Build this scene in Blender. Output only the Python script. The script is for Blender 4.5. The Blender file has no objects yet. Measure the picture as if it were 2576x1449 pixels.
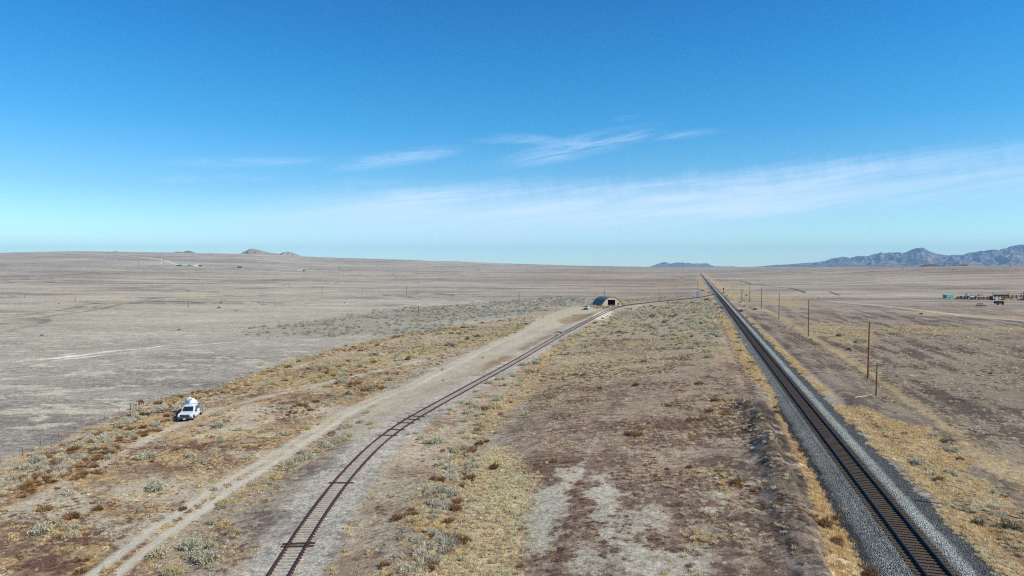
import bpy, math, random
import numpy as np
from mathutils import Vector, Matrix
random.seed(7)
R = math.radians
scene = bpy.context.scene
COL = scene.collection

# ------------------------------------------------------------------ camera
CAMZ = 21.5
FPX = 1741.0                       # focal length in units of a 2576 wide frame
HORV = 671.0                       # eye level row in a 2576x1449 frame
PITCH = math.atan((724.5 - HORV) / FPX)
cam_d = bpy.data.cameras.new("camera")
cam_d.sensor_width = 36.0
cam_d.lens = 36.0 * FPX / 2576.0
cam_d.clip_start = 0.5
cam_d.clip_end = 80000
cam = bpy.data.objects.new("camera", cam_d)
COL.objects.link(cam)
cam.location = (0, 0, CAMZ)
cam.rotation_euler = (math.pi / 2 - PITCH, 0, 0)
scene.camera = cam

# ------------------------------------------------------------------ light
SUN_EL = 40.0
SUN_DIR = Vector((0.95, -0.31, 0)).normalized()        # towards the sun, on the ground
sd = Vector((SUN_DIR.x * math.cos(R(SUN_EL)), SUN_DIR.y * math.cos(R(SUN_EL)), math.sin(R(SUN_EL))))
sun_d = bpy.data.lights.new("sun", 'SUN')
sun_d.energy = 4.6
sun_d.angle = R(0.55)
sun_d.color = (1.0, 0.95, 0.88)
sun = bpy.data.objects.new("sun", sun_d)
COL.objects.link(sun)
sun.rotation_euler = sd.to_track_quat('Z', 'Y').to_euler()
sun.location = (60, -20, 80)

vs = scene.view_settings
vs.view_transform = 'Standard'
vs.look = 'None'
vs.gamma = 1.0
vs.exposure = EXPOSURE = 0.35
scene.cycles.use_denoising = False
scene.cycles.filter_width = 1.2
scene.cycles.sample_clamp_direct = 3.0
scene.cycles.sample_clamp_indirect = 2.0
scene.cycles.max_bounces = 6
scene.cycles.diffuse_bounces = 2
scene.cycles.volume_bounces = 0
scene.cycles.transparent_max_bounces = 8

def nd(t, kind, **kw):
    n = t.nodes.new(kind)
    for k, v in kw.items():
        if k == 'inp':
            for i, val in v.items():
                n.inputs[i].default_value = val
        else:
            setattr(n, k, v)
    return n

def mth(t, op, a, b=None, c=None, clamp=False):
    n = t.nodes.new('ShaderNodeMath')
    n.operation = op
    n.use_clamp = clamp
    for i, s in enumerate((a, b, c)):
        if s is None:
            continue
        if isinstance(s, (int, float)):
            n.inputs[i].default_value = s
        else:
            t.links.new(s, n.inputs[i])
    return n.outputs[0]

def mixc(t, f, a, b, blend='MIX'):
    n = t.nodes.new('ShaderNodeMix')
    n.data_type = 'RGBA'
    n.blend_type = blend
    for s, k in ((f, 0), (a, 6), (b, 7)):
        if isinstance(s, (int, float)):
            n.inputs[k].default_value = s
        elif isinstance(s, tuple):
            n.inputs[k].default_value = s if len(s) == 4 else (*s, 1)
        else:
            t.links.new(s, n.inputs[k])
    return n.outputs[2]

def sstep(t, x, lo, hi):
    n = t.nodes.new('ShaderNodeMapRange')
    n.interpolation_type = 'SMOOTHSTEP'
    n.inputs[1].default_value = lo
    n.inputs[2].default_value = hi
    if isinstance(x, (int, float)):
        n.inputs[0].default_value = x
    else:
        t.links.new(x, n.inputs[0])
    return n.outputs[0]

def lin(c):
    c = c / 255.0
    return c / 12.92 if c <= 0.04045 else ((c + 0.055) / 1.055) ** 2.4

# ------------------------------------------------------------------ sky
world = bpy.data.worlds.new("World")
scene.world = world
world.use_nodes = True
wt = world.node_tree
wt.nodes.clear()
sky = nd(wt, 'ShaderNodeTexSky', sky_type='NISHITA', sun_disc=False)
sky.sun_elevation = R(SUN_EL)
sky.sun_rotation = math.atan2(SUN_DIR.x, SUN_DIR.y)
sky.altitude = 1600
sky.air_density = 1.0
sky.dust_density = 0.4
sky.ozone_density = 2.5
wtc = nd(wt, 'ShaderNodeTexCoord')
sx = nd(wt, 'ShaderNodeSeparateXYZ')
wt.links.new(wtc.outputs['Generated'], sx.inputs[0])
az = mth(wt, 'ARCTAN2', sx.outputs[0], sx.outputs[1])
el = mth(wt, 'ARCSINE', sx.outputs[2])

def vang(vx, vy):
    X = (vx - 1288) / FPX
    Z = (HORV - vy) / FPX
    a = math.atan(X)
    return a, math.atan(Z * math.cos(a))

def fcurve(pts, s):
    """value of a polyline over azimuth; pts as frame positions"""
    n = wt.nodes.new('ShaderNodeFloatCurve')
    c = n.mapping.curves[0]
    q = sorted(((a / 1.6 + 0.5), e * s) for a, e in pts)
    while len(c.points) < len(q):
        c.points.new(0.5, 0.5)
    for p, (x, y) in zip(c.points, q):
        p.location = (x, y)
        p.handle_type = 'AUTO_CLAMPED'
    n.mapping.update()
    wt.links.new(mth(wt, 'MULTIPLY_ADD', az, 1 / 1.6, 0.5, clamp=True), n.inputs['Value'])
    return mth(wt, 'DIVIDE', n.outputs[0], s)

def wnoise(sa, se, tilt, scale, detail=6, rough=0.6, dist=0.0, off=0.0):
    a2 = mth(wt, 'MULTIPLY', az, sa)
    e2 = mth(wt, 'MULTIPLY', mth(wt, 'MULTIPLY_ADD', az, -tilt, el), se)
    cb = nd(wt, 'ShaderNodeCombineXYZ')
    wt.links.new(a2, cb.inputs[0])
    wt.links.new(e2, cb.inputs[1])
    cb.inputs[2].default_value = off
    n = nd(wt, 'ShaderNodeTexNoise', inp={'Scale': scale, 'Detail': detail, 'Roughness': rough, 'Distortion': dist})
    wt.links.new(cb.outputs[0], n.inputs['Vector'])
    return n.outputs[0]

n_fib = wnoise(4.0, 60.0, 0.10, 1.0, 9, 0.66, 0.5)
n_wisp = wnoise(9.0, 62.0, 0.13, 1.0, 9, 0.7, 0.9, 4.0)
n_big = wnoise(3.0, 7.0, 0.08, 1.0, 3, 0.5, 0.2, 9.0)
n_fold = wnoise(38.0, 20.0, -0.6, 1.0, 5, 0.6, 0.5, 2.0)
top = fcurve([vang(*p) for p in ((-600, 600), (0, 575), (450, 530), (700, 480), (1000, 452), (1500, 452), (1750, 432), (2000, 402), (2300, 378), (2576, 356), (3300, 320))], 3)
bot = fcurve([vang(*p) for p in ((-600, 640), (0, 640), (450, 610), (1000, 590), (1500, 572), (1850, 528), (2050, 480), (2300, 448), (2576, 424), (3300, 390))], 3)
warp = mth(wt, 'MULTIPLY_ADD', mth(wt, 'SUBTRACT', n_fold, 0.5), 0.022, mth(wt, 'MULTIPLY', mth(wt, 'SUBTRACT', n_fib, 0.5), 0.04))
d_top = mth(wt, 'ADD', mth(wt, 'SUBTRACT', top, el), warp)
d_bot = mth(wt, 'ADD', mth(wt, 'SUBTRACT', el, bot), mth(wt, 'MULTIPLY', warp, 0.6))
band = mth(wt, 'MULTIPLY', sstep(wt, d_top, -0.008, 0.045), sstep(wt, d_bot, -0.07, 0.045))
side = sstep(wt, az, -0.62, -0.02)
band = mth(wt, 'MULTIPLY', band, mth(wt, 'MULTIPLY_ADD', side, 0.80, 0.08))
band = mth(wt, 'MULTIPLY', band, mth(wt, 'MULTIPLY_ADD', sstep(wt, n_fib, 0.25, 0.75), 0.46, 0.58))
# thin separate streak below the band on the right
st = fcurve([vang(*p) for p in ((-600, 600), (1000, 560), (1500, 552), (1900, 528), (2150, 500), (2576, 470), (3300, 430))], 3)
sdist = mth(wt, 'ABSOLUTE', mth(wt, 'ADD', mth(wt, 'SUBTRACT', el, st), mth(wt, 'MULTIPLY', warp, 0.35)))
streak = mth(wt, 'MULTIPLY', mth(wt, 'SUBTRACT', 1.0, sstep(wt, sdist, 0.0, 0.014)), sstep(wt, az, -0.05, 0.2))
streak = mth(wt, 'MULTIPLY', streak, mth(wt, 'MULTIPLY', mth(wt, 'SUBTRACT', 1.0, sstep(wt, az, 0.38, 0.6)), sstep(wt, n_fib, 0.25, 0.75)))
cl = mth(wt, 'ADD', band, mth(wt, 'MULTIPLY', streak, 0.4))

def blob(vx, vy, hx, hy, slope, amp):
    a0, e0 = vang(vx, vy)
    da = mth(wt, 'SUBTRACT', az, a0)
    de = mth(wt, 'SUBTRACT', mth(wt, 'SUBTRACT', el, e0), mth(wt, 'MULTIPLY', da, slope))
    q = mth(wt, 'SQRT', mth(wt, 'ADD', mth(wt, 'POWER', mth(wt, 'MULTIPLY', da, FPX / hx), 2.0), mth(wt, 'POWER', mth(wt, 'MULTIPLY', de, FPX / hy), 2.0)))
    m = mth(wt, 'SUBTRACT', 1.0, sstep(wt, q, 0.25, 1.1))
    return mth(wt, 'MULTIPLY', m, amp)

wis = None
for b in ((1000, 400, 190, 24, 0.16, 1.0), (640, 408, 230, 16, 0.06, 0.55), (460, 452, 70, 12, 0.05, 0.5), (1450, 372, 230, 34, 0.20, 0.95),
          (1640, 346, 180, 14, 0.04, 0.7), (1330, 352, 110, 16, -0.08, 0.6), (1250, 356, 90, 10, 0.0, 0.4), (1580, 300, 50, 10, 0.1, 0.22), (620, 448, 90, 10, 0.0, 0.35)):
    m = blob(*b)
    wis = m if wis is None else mth(wt, 'ADD', wis, m)
wis = mth(wt, 'MULTIPLY', wis, sstep(wt, n_wisp, 0.28, 0.74))
cl = mth(wt, 'ADD', cl, mth(wt, 'MULTIPLY', wis, 0.42), clamp=True)
# tint of the clear air by height: deep azure overhead, pale cyan low down
ramp = nd(wt, 'ShaderNodeValToRGB')
cr = ramp.color_ramp
wt.links.new(mth(wt, 'MULTIPLY', el, 1 / 0.8, clamp=True), ramp.inputs[0])
SKYT = [(0.0, (1.16, 1.50, 1.40)), (0.05, (1.06, 1.38, 1.32)), (0.13, (0.62, 1.03, 1.14)), (0.24, (0.24, 0.94, 1.2)), (0.36, (0.12, 0.86, 1.24)), (0.48, (0.09, 0.72, 1.2)), (1.0, (0.08, 0.6, 1.1))]
while len(cr.elements) < len(SKYT):
    cr.elements.new(0.5)
for e_, (p_, c_) in zip(cr.elements, SKYT):
    e_.position = p_
    e_.color = (*c_, 1)
skyc = mixc(wt, 1.0, sky.outputs[0], ramp.outputs[0], 'MULTIPLY')
SKY_STR = 0.105
CLOUD = (6.9, 8.0, 9.6)
skyc = mixc(wt, mth(wt, 'MULTIPLY', cl, 0.92), skyc, CLOUD)
bg = nd(wt, 'ShaderNodeBackground')
bg.inputs[1].default_value = SKY_STR
wo = nd(wt, 'ShaderNodeOutputWorld')
wt.links.new(skyc, bg.inputs[0])
wt.links.new(bg.outputs[0], wo.inputs[0])

# ------------------------------------------------------------------ small helpers
def tag(o, label=None, cat=None, group=None, kind=None):
    if label: o['label'] = label
    if cat: o['category'] = cat
    if group: o['group'] = group
    if kind: o['kind'] = kind
    return o

def empty(name, loc=(0, 0, 0), rz=0.0):
    o = bpy.data.objects.new(name, None)
    COL.objects.link(o)
    o.location = loc
    o.rotation_euler = (0, 0, rz)
    o.empty_display_size = 0.5
    return o

KIDS = {}
def link(o, parent=None):
    COL.objects.link(o)
    if parent is not None:
        o.parent = parent
        KIDS.setdefault(parent.name, []).append(o)
    return o

def copy_tree(o, parent=None):
    c = o.copy()
    link(c, parent)
    for ch in KIDS.get(o.name, []):
        copy_tree(ch, c)
    return c

class MB:
    def __init__(s):
        s.v = []; s.f = []; s.m = Matrix.Identity(4)
    def add(s, vs_, fs):
        b = len(s.v)
        s.v += [tuple(s.m @ Vector(p)) for p in vs_]
        s.f += [tuple(b + i for i in f) for f in fs]
        return s
    def box(s, x0, x1, y0, y1, z0, z1, tx=0.0, ty=0.0):
        v = [(x0, y0, z0), (x1, y0, z0), (x1, y1, z0), (x0, y1, z0),
             (x0 + tx, y0 + ty, z1), (x1 - tx, y0 + ty, z1), (x1 - tx, y1 - ty, z1), (x0 + tx, y1 - ty, z1)]
        return s.add(v, [(3, 2, 1, 0), (4, 5, 6, 7), (0, 1, 5, 4), (1, 2, 6, 5), (2, 3, 7, 6), (3, 0, 4, 7)])
    def quadbox(s, b, t):
        """solid between two 4-point rings (counter-clockwise from above)"""
        return s.add(list(b) + list(t), [(3, 2, 1, 0), (4, 5, 6, 7), (0, 1, 5, 4), (1, 2, 6, 5), (2, 3, 7, 6), (3, 0, 4, 7)])
    def tube(s, p0, p1, r0, r1=None, n=8):
        r1 = r0 if r1 is None else r1
        p0 = Vector(p0); p1 = Vector(p1)
        d = (p1 - p0).normalized()
        a = d.orthogonal().normalized(); b = d.cross(a)
        ring = lambda p, r: [p + a * r * math.cos(2 * math.pi * i / n) + b * r * math.sin(2 * math.pi * i / n) for i in range(n)]
        v = ring(p0, r0) + ring(p1, r1)
        f = [(i, (i + 1) % n, n + (i + 1) % n, n + i) for i in range(n)] + [tuple(range(n))[::-1], tuple(range(n, 2 * n))]
        return s.add(v, f)
    def prism(s, poly, a0, a1, axis='x'):
        """poly of 2d points extruded along axis"""
        n = len(poly)
        if axis == 'x': mk = lambda p, a: (a, p[0], p[1])
        elif axis == 'y': mk = lambda p, a: (p[0], a, p[1])
        else: mk = lambda p, a: (p[0], p[1], a)
        v = [mk(p, a0) for p in poly] + [mk(p, a1) for p in poly]
        f = [(i, (i + 1) % n, n + (i + 1) % n, n + i) for i in range(n)] + [tuple(range(n))[::-1], tuple(range(n, 2 * n))]
        return s.add(v, f)
    def build(s, name, mat, parent=None, smooth=False, bevel=0.0):
        me = bpy.data.meshes.new(name)
        me.from_pydata(s.v, [], s.f)
        me.validate()
        import bmesh
        bm = bmesh.new(); bm.from_mesh(me)
        bmesh.ops.recalc_face_normals(bm, faces=bm.faces[:])
        if bevel:
            bmesh.ops.bevel(bm, geom=bm.edges[:], offset=bevel, segments=2, affect='EDGES', clamp_overlap=True)
        bm.to_mesh(me); bm.free()
        if smooth:
            me.polygons.foreach_set('use_smooth', [True] * len(me.polygons))
        me.materials.append(mat)
        o = bpy.data.objects.new(name, me)
        link(o, parent)
        return o

# ------------------------------------------------------------------ materials
ALB = (1.22, 1.24, 1.44)   # display value per unit of albedo in full sun
def S(r, g, b):
    """base colour of a surface that shows as this sRGB in full sun"""
    return tuple(min(0.9, lin(c) / k) for c, k in zip((r, g, b), ALB))

MATS = {}
def mat(name, col, rough=0.9, metal=0.0, var=0.12, scale=6.0, spec=0.3, bump=0.0, coat=0.0):
    if name in MATS: return MATS[name]
    m = bpy.data.materials.new(name)
    m.use_nodes = True
    t = m.node_tree
    p = t.nodes['Principled BSDF']
    tc = nd(t, 'ShaderNodeTexCoord')
    n = nd(t, 'ShaderNodeTexNoise', inp={'Scale': scale, 'Detail': 6.0, 'Roughness': 0.65})
    t.links.new(tc.outputs['Object'], n.inputs['Vector'])
    f = mth(t, 'MULTIPLY_ADD', n.outputs[0], 2 * var, 1.0 - var)
    h = nd(t, 'ShaderNodeHueSaturation')
    h.inputs['Color'].default_value = (*col, 1)
    t.links.new(f, h.inputs['Value'])
    t.links.new(h.outputs[0], p.inputs['Base Color'])
    p.inputs['Roughness'].default_value = rough
    p.inputs['Metallic'].default_value = metal
    p.inputs['Specular IOR Level'].default_value = spec
    p.inputs['Coat Weight'].default_value = coat
    if bump:
        b = nd(t, 'ShaderNodeBump', inp={'Strength': bump, 'Distance': 0.03})
        t.links.new(n.outputs[0], b.inputs['Height'])
        t.links.new(b.outputs[0], p.inputs['Normal'])
    MATS[name] = m
    return m
# ------------------------------------------------------------------ numpy noise
def _hash(ix, iy, seed):
    h = (ix.astype(np.int64) * 374761393 + iy.astype(np.int64) * 668265263 + seed * 974711) & 0xFFFFFFFF
    h = ((h ^ (h >> 13)) * 1274126177) & 0xFFFFFFFF
    h = (h ^ (h >> 16)) & 0xFFFFFF
    return h / float(0xFFFFFF)

def vnoise(x, y, seed=0):
    ix = np.floor(x); iy = np.floor(y)
    fx = x - ix; fy = y - iy
    fx = fx * fx * (3 - 2 * fx); fy = fy * fy * (3 - 2 * fy)
    a = _hash(ix, iy, seed); b = _hash(ix + 1, iy, seed)
    c = _hash(ix, iy + 1, seed); d = _hash(ix + 1, iy + 1, seed)
    return (a * (1 - fx) + b * fx) * (1 - fy) + (c * (1 - fx) + d * fx) * fy

def fbm(x, y, scale, octv=4, seed=0, gain=0.5):
    t = 0; amp = 1; tot = 0
    x = x / scale; y = y / scale
    for i in range(octv):
        t = t + amp * vnoise(x + 13.7 * i, y - 7.3 * i, seed + i)
        tot += amp; amp *= gain; x = x * 2.03; y = y * 2.03
    return t / tot

def ss(x, a, b):
    t = np.clip((x - a) / (b - a), 0, 1)
    return t * t * (3 - 2 * t)

# ------------------------------------------------------------------ lie of the land
def ray(vx, vy):
    dx = (vx - 1288) / FPX; dz = (724.5 - vy) / FPX
    c, s_ = math.cos(PITCH), math.sin(PITCH)
    # camera looks along +y, pitched down
    return np.array([dx, c + dz * s_, dz * c - s_])

MZ = 2.5                                    # rail head of the main line
def plane_hit(vx, vy, z):
    d = ray(vx, vy)
    t = (z - CAMZ) / d[2]
    return d[0] * t, d[1] * t

M0 = np.array(plane_hit(2367, 1449, MZ))
_d = ray(1749.5, 672)
MD = np.array([_d[0], _d[1]]); MD /= np.linalg.norm(MD)
MN = np.array([MD[1], -MD[0]])              # to the right of the line
def ut(x, y):
    return (x - M0[0]) * MN[0] + (y - M0[1]) * MN[1], (x - M0[0]) * MD[0] + (y - M0[1]) * MD[1]
def mpos(u, t):
    return M0[0] + u * MN[0] + t * MD[0], M0[1] + u * MN[1] + t * MD[1]

SKYLINE = [(-900, 5000, 640, 1.7), (0, 5000, 636, 1.7), (110, 5000, 633, 1.7), (200, 5000, 632, 1.7), (290, 5000, 633.3, 1.7), (400, 5000, 634.5, 1.7),
           (600, 5000, 638, 1.75), (700, 5000, 641, 1.8), (760, 5000, 645, 1.9), (850, 5000, 648.5, 2.0), (960, 5000, 651.5, 2.1), (1050, 5000, 654, 2.1),
           (1090, 5000, 657, 2.1), (1150, 5000, 657, 2.2), (1250, 5000, 662, 2.2), (1350, 5000, 665, 2.2), (1450, 5000, 668, 2.2), (1530, 5000, 669.5, 2.2),
           (1600, 5000, 670.5, 2.2), (1650, 5000, 672.5, 2.2), (1757, 5200, 673.8, 2.8), (1900, 3600, 674.5, 2.0), (2200, 2000, 673, 1.3), (2400, 1900, 670, 1.2),
           (2576, 1900, 668, 1.2), (3400, 1900, 664, 1.2)]
_ska = np.array([math.atan((p[0] - 1288) / FPX) for p in SKYLINE])
_skD = np.array([p[1] for p in SKYLINE], float)
_skE = np.array([(HORV - p[2]) / FPX * math.cos(math.atan((p[0] - 1288) / FPX)) for p in SKYLINE])
_skP = np.array([p[3] for p in SKYLINE])

def far_rise(x, y):
    r = np.hypot(x, y)
    a = np.arctan2(x, y)
    D = np.interp(a, _ska, _skD); E = np.interp(a, _ska, _skE); P = np.interp(a, _ska, _skP)
    back = ss(np.abs(a), 1.0, 1.9)
    top_ = (CAMZ + E * D) - 1.0
    s0 = 650.0
    t = np.clip((r - s0) / (D - s0), 0, None)
    z = top_ * np.where(t < 1, t ** P, 1 - 0.02 * np.minimum(t - 1, 3))
    return np.maximum(z * (1 - back), 0)

SPUR = None
SPN = None
def spur_sd(x, y):
    """distance right of the spur centre line, and its parameter, by nearest sample"""
    x = np.asarray(x, float); y = np.asarray(y, float)
    out = np.full(x.shape, 999.0); par = np.zeros(x.shape)
    m = (y > -40) & (y < 520) & (np.abs(x) < 190)
    if SPUR is None or not m.any():
        return out, par
    xs = x[m]; ys = y[m]
    best = np.full(xs.shape, 1e9); bs = np.zeros(xs.shape); bp = np.zeros(xs.shape)
    for i in range(0, len(SPUR) - 1):
        a = SPUR[i]; b = SPUR[i + 1]
        ab = b - a; L = ab @ ab
        t = ((xs - a[0]) * ab[0] + (ys - a[1]) * ab[1]) / L
        t = np.clip(t, 0, 1)
        dx = xs - a[0] - t * ab[0]; dy = ys - a[1] - t * ab[1]
        d = dx * dx + dy * dy
        k = d < best
        best = np.where(k, d, best)
        sg = np.sign(dx * ab[1] - dy * ab[0])
        bs = np.where(k, sg, bs); bp = np.where(k, i + t, bp)
    out[m] = np.sqrt(best) * np.where(bs == 0, 1, bs)
    par[m] = bp
    return out, par

def spur_z(y):
    return -1.0 + 3.4 * ss(y, 70, 455)

def base_z(x, y):
    u, t = ut(x, y)
    left = -1.7 + 2.6 * ss(y, 70, 460)
    w = ss(u, -58, -7)
    z = left * (1 - w) + (1.0 + 0.85 * (1 - ss(u, 5, 16))) * w
    r = np.hypot(x, y)
    und = (fbm(x, y, 70, 3, 5) - 0.5) * 1.4 * ss(r, 120, 500) * (1 - ss(-np.abs(u), -14, -6))
    return z + und + far_rise(x, y)

BERM = None
def polysd(x, y, P):
    """unsigned distance, side (+ right of travel) and parameter"""
    best = np.full(x.shape, 1e18); sd_ = np.zeros(x.shape); pr = np.zeros(x.shape)
    for i in range(len(P) - 1):
        a = P[i]; ab = P[i + 1] - a
        t = np.clip(((x - a[0]) * ab[0] + (y - a[1]) * ab[1]) / (ab @ ab), 0, 1)
        dx = x - a[0] - t * ab[0]; dy = y - a[1] - t * ab[1]
        d = dx * dx + dy * dy
        k = d < best
        best = np.where(k, d, best); sd_ = np.where(k, np.sign(dx * ab[1] - dy * ab[0]), sd_)
        pr = np.where(k, i + t, pr)
    return np.sqrt(best), sd_, pr

def gz(x, y, sp=None):
    x = np.asarray(x, float); y = np.asarray(y, float)
    sh = x.shape
    x = np.atleast_1d(x); y = np.atleast_1d(y)
    z = base_z(x, y)
    r = np.hypot(x, y)
    u, t = ut(x, y)
    # rough ground close by
    near = 1 - ss(r, 150, 400)
    cl_ = ss(np.abs(u), 5, 9)
    z = z + near * cl_ * ((fbm(x, y, 9, 3, 21) - 0.5) * 0.5 + (fbm(x, y, 1.6, 2, 22) - 0.5) * 0.12)
    # spur bed
    v, p = spur_sd(x, y) if sp is None else sp
    av = np.abs(v)
    zr = spur_z(y) - 0.20
    bed = 1 - ss(av, 2.3, 9.0)
    bed = bed * ss(-u, 3.2, 7.5)
    z = z * (1 - bed) + zr * bed
    # bank falls away on the right of the spur
    bank = ss(v, 8, 13) * (1 - ss(v, 13, 22)) * (1 - ss(y, 110, 170)) * (v < 900)
    z = z - 0.5 * bank
    if BERM is not None:
        m = (y > 20) & (y < 150) & (u < 4) & (u > -30)
        if m.any():
            d, sg, pr = polysd(x[m], y[m], BERM)
            s_ = d * sg + (fbm(x[m], y[m], 3.2, 3, 33, 0.6) - 0.5) * 1.2
            h = np.where(s_ < 0, np.exp(-(s_ / 0.7) ** 2), np.exp(-(s_ / 1.7) ** 2))
            amp = 1.45 * ss(pr, 0, 1.2) * (1 - 0.4 * ss(pr, 3.6, 5.2)) * (0.75 + 0.5 * fbm(x[m], y[m], 4, 2, 31))
            z[m] = z[m] + h * amp - 0.45 * np.exp(-((s_ + 3.0) / 1.3) ** 2) * ss(pr, 0, 1.2)
    # side ditches of the main line
    dl = np.exp(-((u + 6.6) / 0.9) ** 2) * 0.25 + np.exp(-((u - 6.6) / 1.0) ** 2) * 0.35
    z = z - dl * (1 - ss(r, 200, 500)) * ss(-t, -2000, -1500)
    return z.reshape(sh)

_T = np.exp(np.linspace(math.log(15), math.log(9000), 1400))
def W(vx, vy):
    """where the line of sight through a frame position first meets the ground"""
    d = ray(vx, vy)
    X = d[0] * _T; Y = d[1] * _T; Z = CAMZ + d[2] * _T
    g = gz(X, Y) - Z
    k = np.argmax(g > 0)
    if g[k] <= 0: k = len(_T) - 1
    if k == 0: k = 1
    f = -g[k - 1] / (g[k] - g[k - 1] + 1e-9)
    t = _T[k - 1] + min(max(f, 0), 1) * (_T[k] - _T[k - 1])
    return np.array([d[0] * t, d[1] * t])
def WP(px, py):
    return W(px / 1.5901, py / 1.5901)

SPV = [(704, 1449), (727, 1404), (751, 1359), (774, 1317), (855, 1211), (909, 1148), (961, 1099), (1029.6, 1053), (1112, 1009), (1186, 968),
       (1288, 913), (1348, 878), (1408, 843), (1503, 794), (1528, 782), (1549, 773.5), (1575, 767.5), (1613, 763), (1663, 758), (1726, 752), (1763, 748), (1787, 742.5)]
pts = []
for vx, vy in SPV:
    z = 0.0
    for _ in range(8):
        X, Y = plane_hit(vx, vy, z); z = float(spur_z(np.array(Y)))
    pts.append((X, Y))
pts = np.array(pts)
dn = (pts[1] - pts[0]) / np.linalg.norm(pts[1] - pts[0])
n0 = pts[0] - dn * 9 + np.array([-0.5, 0])
n1 = n0 - dn * 25 + np.array([-2.8, 0])
pts = np.vstack([n1 - dn * 30 + np.array([-6.0, 0]), n1, n0, pts])
tj = ut(*pts[-1])[1]
pts = np.vstack([pts, np.array(mpos(-0.75, tj + 22)), np.array(mpos(0, tj + 60)), np.array(mpos(0, tj + 110))])
seg = np.r_[0, np.cumsum(np.linalg.norm(np.diff(pts, axis=0), axis=1))]
s_ = np.arange(0, seg[-1], 2.0)
px_ = np.interp(s_, seg, pts[:, 0]); py_ = np.interp(s_, seg, pts[:, 1])
def gsm(a, sig):
    k = np.exp(-0.5 * (np.arange(-30, 31) * 2.0 / sig) ** 2); k /= k.sum()
    e = np.r_[2 * a[0] - a[30:0:-1], a, 2 * a[-1] - a[-2:-32:-1]]
    return np.convolve(e, k, 'valid')
px_ = gsm(px_, 7.5); py_ = gsm(py_, 7.5)
SPUR = np.stack([px_, py_], 1)
uu = ut(SPUR[:, 0], SPUR[:, 1])[0]
SPUR = SPUR[: int(np.argmax(uu > -0.72)) if (uu > -0.72).any() else len(SPUR)]
BERM = np.array([W(*p) for p in ((1869, 985), (1905, 1040), (1935, 1100), (1955, 1166), (1982, 1233), (2004, 1300), (2036, 1380), (2066, 1449), (2100, 1540))])
# ------------------------------------------------------------------ zones of the ground
def PW(l):
    return np.array([W(*p) for p in l])

def psd(x, y, P):
    """signed distance to polygon, positive inside"""
    n = len(P)
    best = np.full(x.shape, 1e18); ins = np.zeros(x.shape, bool)
    for i in range(n):
        a = P[i]; b = P[(i + 1) % n]; ab = b - a
        t = np.clip(((x - a[0]) * ab[0] + (y - a[1]) * ab[1]) / (ab @ ab + 1e-12), 0, 1)
        best = np.minimum(best, (x - a[0] - t * ab[0]) ** 2 + (y - a[1] - t * ab[1]) ** 2)
        c = ((a[1] > y) != (b[1] > y)) & (x < (b[0] - a[0]) * (y - a[1]) / (b[1] - a[1] + 1e-12) + a[0])
        ins ^= c
    d = np.sqrt(best)
    return np.where(ins, d, -d)

ZN = {}
def zpoly(name, pts, soft, rag=0.0, rs=6.0): ZN[name] = ('p', PW(pts), soft, rag, rs)
def zline(name, pts, hw, soft, rag=0.0, rs=6.0, ext=0): ZN[name] = ('l', PW(pts), hw, soft, rag, rs)

zpoly('leftveg', [(-500, 1290), (-200, 1225), (0, 1160), (120, 1120), (250, 1072), (380, 1015), (470, 990), (600, 960), (740, 908), (880, 872), (960, 850), (1110, 826), (1288, 800),
                  (1440, 774), (1500, 770), (1440, 792), (1380, 808), (1300, 833), (1240, 855), (1130, 905), (1040, 935), (960, 1000), (880, 1060), (720, 1200), (620, 1300), (600, 1449), (590, 1700), (-500, 1700)], 2.2, 4.5, 6)
zline('fence_belt', [(-300, 1290), (0, 1205), (150, 1150), (330, 1078), (430, 1025)], 3.4, 2.0, 3.0, 5)
zline('fence_belt2', [(430, 1015), (600, 968), (740, 914), (880, 878), (960, 856), (1110, 832), (1180, 822)], 1.5, 1.5, 2.5, 4)
zline('rust_belt', [(-300, 1350), (0, 1255), (120, 1215), (240, 1160), (330, 1108), (410, 1050), (440, 1030)], 2.6, 2.0, 3.0, 4)
zline('sage_belt', [(744, 962), (819, 940), (919, 910), (1019, 894), (1100, 875), (1219, 852), (1288, 832), (1360, 815), (1430, 795)], 5.0, 3.0, 4.0, 6)
zline('truck_path', [(60, 1275), (180, 1206), (260, 1172), (307, 1139), (350, 1113), (417, 1083), (473, 1057), (533, 1033), (644, 1003), (760, 978), (900, 945), (1050, 908)], 0.9, 0.9, 0.8, 4)
zline('truck_path2', [(330, 1150), (400, 1110), (520, 1060), (640, 1025), (760, 1000)], 0.5, 0.8, 0.8, 4)
ROADV = [(120, 1560), (259, 1449), (340, 1386), (410, 1333), (533, 1249), (644, 1179), (744, 1119), (844, 1056), (927, 1013), (1027, 975), (1130, 925), (1240, 868), (1340, 825), (1420, 795)]
zline('road', ROADV, 1.0, 1.0)
zpoly('apron', [(840, 1090), (920, 1035), (1000, 985), (1130, 912), (1240, 860), (1303, 833), (1380, 795), (1440, 778), (1480, 767), (1525, 772), (1510, 790), (1400, 850), (1288, 915), (1186, 972), (1090, 1012), (1000, 1060), (900, 1120)], 0.8, 1.2, 3)
zpoly('yard', [(1350, 800), (1425, 776), (1450, 768), (1500, 772), (1535, 775), (1480, 806), (1380, 862), (1290, 905), (1250, 880)], 1.0, 1.0, 3)
zpoly('brown1', [(1405, 808), (1438, 791), (1495, 786), (1500, 792), (1463, 806), (1418, 815)], 1.0, 3.0, 5)
zpoly('brown2', [(1300, 880), (1338, 862), (1370, 848), (1405, 833), (1425, 832), (1395, 851), (1363, 868), (1320, 892)], 0.8, 3.0, 5)
zpoly('brown3', [(1180, 945), (1230, 915), (1270, 896), (1290, 895), (1250, 922), (1200, 950)], 0.8, 3.0, 4)
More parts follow.
